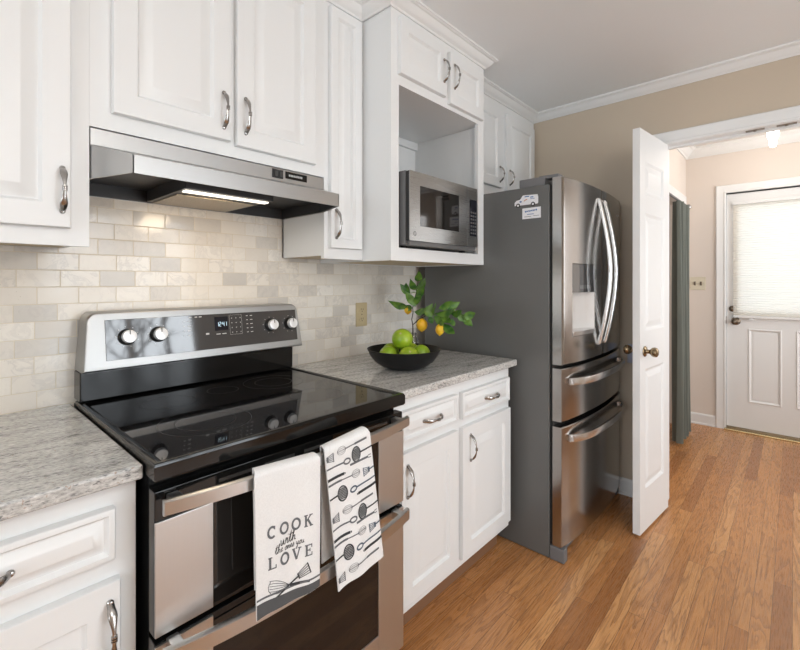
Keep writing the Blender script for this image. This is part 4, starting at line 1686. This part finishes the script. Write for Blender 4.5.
bmesh.ops.remove_doubles(b.bm, verts=b.bm.verts, dist=.0002)
b.obj('door_slab', M['trim'], root, smooth=False)
b = B()
b.box(W0 + .001, W1_ - .001, yd + .02, yd + .024, WZ0 + .001, WZ1 - .001)
b.obj('window_pane', M['pane'], root)
kp2 = [(.032, 0), (.034, .004), (.028, .010), (.013, .013), (.012, .026), (.024, .034), (.029, .046), (.026, .058), (.016, .063), (.008, .063), (.007, .066), (.001, .066)]
b = B()
b.lathe([(r_, h + .0004) for r_, h in kp2], (1.258, yd, .945), (0, -1, 0), 24)
b.obj('door_knob', M['bronze'], root, angle=40)
b = B()
b.lathe([(.024, .0004), (.026, .004), (.024, .012), (.016, .016), (.001, .017)], (1.236, yd, 1.052), (0, -1, 0), 20)
b.box(1.228, 1.244, yd - .034, yd - .016, 1.047, 1.057, .002)
b.obj('deadbolt', M['bronze'], root, angle=40)
B().box(DX0 - .001, DX0 + .0015, yd - .004, yd + .03, .92, .985).obj('latch_plate', M['bronze'], root)
b = B()
b.box(DX0 - .01, DX1 + .01, HY1 - .045, HY1 + .10, .0005, .014, .003)
th_ = b.obj('trim_6', M['goldtrim'])
struct(th_, 'brass threshold under the back door')
B().box(dl, dr_, yd - .004, yd + .044, .0145, .030).obj('weatherstrip', M['bronze'], th_)

# pleated blind covering the door window
root = thing('window_blind', 'cream pleated blind covering the back door window', 'blind', (1.6, yd - .02, 1.5))
b = B()
bx0, bx1 = 1.243, 1.953
rows = []
NP = 96
for i in range(NP + 1):
    z = .998 + (1.950 - .998) * i / NP
    y = yd - .020 - (.003 if i % 2 else 0)
    rows.append([(bx0, y, z), (bx1, y, z)])
b.grid(rows)
b.obj('pleats', M['shade'], root, smooth=False)
B().box(bx0 - .003, bx1 + .003, yd - .036, yd - .002, 1.9505, 1.978, .002).obj('head_rail', M['trim'], root)
B().box(bx0, bx1, yd - .033, yd - .008, .978, .9975, .002).obj('bottom_rail', M['trim'], root)
b = B()
for x in (bx0 + .12, bx1 - .12): b.box(x - .012, x + .012, yd - .03, yd - .0005, .962, .978)
b.obj('brackets', M['trim'], root)

# ------------------------------------------------------------------ hall: curtain, rod, switch, lamp
root = thing('curtain', 'dark sage green curtain hanging on the hall wall', 'curtain', (.95, 3.4, .02))
b = B()
rows = []
NY = 120
for zi, z in enumerate([.022 + 1.90 * k / 14 for k in range(15)]):
    row = []
    for i in range(NY + 1):
        s_ = i / NY
        f = zi / 14
        y = 3.34 + (.41 - .04 * f) * s_
        amp = .030 + .008 * (1 - f)
        x = .957 + amp * math.sin(2 * PI * 5.5 * s_ + .5 * math.sin(5 * s_)) + .006 * math.sin(23 * s_ + 3 * f)
        row.append((x, y, z))
    rows.append(row)
back = [[(p[0] - .003, p[1], p[2]) for p in r_] for r_ in rows]
b.grid(rows)
b.grid(back)
b.obj('cloth', M['curtain'], root, angle=80)
b = B()
b.tube([(.957, 3.36 + .33 * k, 1.905) for k in range(2)], .0165, 10)
b.obj('heading', M['curtain'], root)
root = thing('curtain_rod', 'grey curtain rod with round finial above the green curtain', 'curtain rod', (.957, 3.4, 1.905))
b = B()
b.tube([(.957, 2.86, 1.935), (.957, 3.80, 1.935)], .009, 12)
b.obj('rod', M['fgrey2'], root)
B().lathe([(.009, 0), (.016, .004), (.016, .012), (.010, .018), (.022, .030), (.024, .042), (.016, .054), (.001, .058)], (.957, 3.80, 1.935), (0, 1, 0), 18).obj('finial', M['nickel'], root)
for y in (2.90, 3.765):
    b = B()
    b.tube([(.9005 + .018, y, 1.935), (.948, y, 1.935)], .006, 8)
    b.lathe([(.02, 0), (.02, .004)], (.9185, y, 1.935), (1, 0, 0), 14)
    b.obj('bracket', M['fgrey2'], root)

root = thing('light_switch', 'ivory double light switch plate beside the back door', 'switch', (.99, HY1, 1.27))
B().box(.933, 1.049, HY1 - .006, HY1 - .0004, 1.212, 1.330, .003).obj('cover_plate', M['ivory'], root)
for x in (.968, 1.014):
    b = B()
    b.box(x - .005, x + .005, HY1 - .018, HY1 - .006, 1.262, 1.282, .002)
    b.box(x - .007, x + .007, HY1 - .0068, HY1 - .006, 1.254, 1.288)
    b.obj('toggle', M['bronze'], root)

LP = Vector((1.515, 3.6, HC - .001))
root = thing('ceiling_lamp', 'small lit ceiling lamp in the hall seen under the door head', 'lamp', tuple(LP))
b = B()
b.lathe([(.055, 0), (.055, -.008), (.045, -.025), (.028, -.032), (.028, -.060), (.001, -.060)], LP, (0, 0, 1), 24)
b.obj('base', M['trim'], root)
b = B()
b.lathe([(.018, -.061), (.026, -.070), (.035, -.100), (.034, -.130), (.024, -.155), (.021, -.190), (.016, -.208), (.001, -.214)], LP, (0, 0, 1), 24)
b.obj('bulb', M['bulb'], root, angle=80)
pl_ = bpy.data.lights.new('hall_lamp_light', 'POINT')
pl_.energy = 3
pl_.color = (1, .90, .80)
pl_.shadow_soft_size = .05
po = bpy.data.objects.new('hall_lamp_light', pl_)
COL.objects.link(po)
po.location = (1.515, 3.6, 2.22)

# added kitchen ceiling lamp (outside the picture, lights the room)
KL = Vector((2.60, -.55, CEIL - .001))
root = thing('ceiling_lamp', 'added unseen flush ceiling lamp lighting the kitchen', 'lamp', tuple(KL))
B().lathe([(.18, 0), (.18, -.02), (.001, -.02)], KL, (0, 0, 1), 32).obj('base', M['trim'], root)
B().lathe([(.165, -.021), (.16, -.05), (.12, -.066), (.001, -.072)], KL, (0, 0, 1), 32).obj('diffuser', M['lampglass'], root, angle=80)

# bare tree outside the patio opening (mirrored in the range's glossy panels)
b = B()
rt = random.Random(11)


def branch(p, d, L, r, depth):
    pts = [Vector(p)]
    dd = Vector(d).normalized()
    for k in range(4):
        dd = (dd + Vector((rt.uniform(-.1, .1), rt.uniform(-.28, .28), rt.uniform(-.12, .2)))).normalized()
        pts.append(pts[-1] + dd * L / 4)
    b.tube(pts, [r, r * .9, r * .8, r * .7, r * .55], 6)
    if depth:
        for k in range(3):
            q = pts[rt.choice((1, 2, 3, 4))]
            branch(q, dd + Vector((rt.uniform(-.2, .2), rt.choice((-1, 1)) * rt.uniform(.4, 1.0), rt.uniform(0, .6))), L * .68, r * .55, depth - 1)


for y0 in (.35, 1.05):
    branch((3.95, y0, -.02), (0, .05, 1), 1.2, .045, 4)
tag(b.obj('tree', mat('bark', (.12, .10, .085), .9)), 'bare tree outside the patio opening, mirrored in the range panel', 'tree')
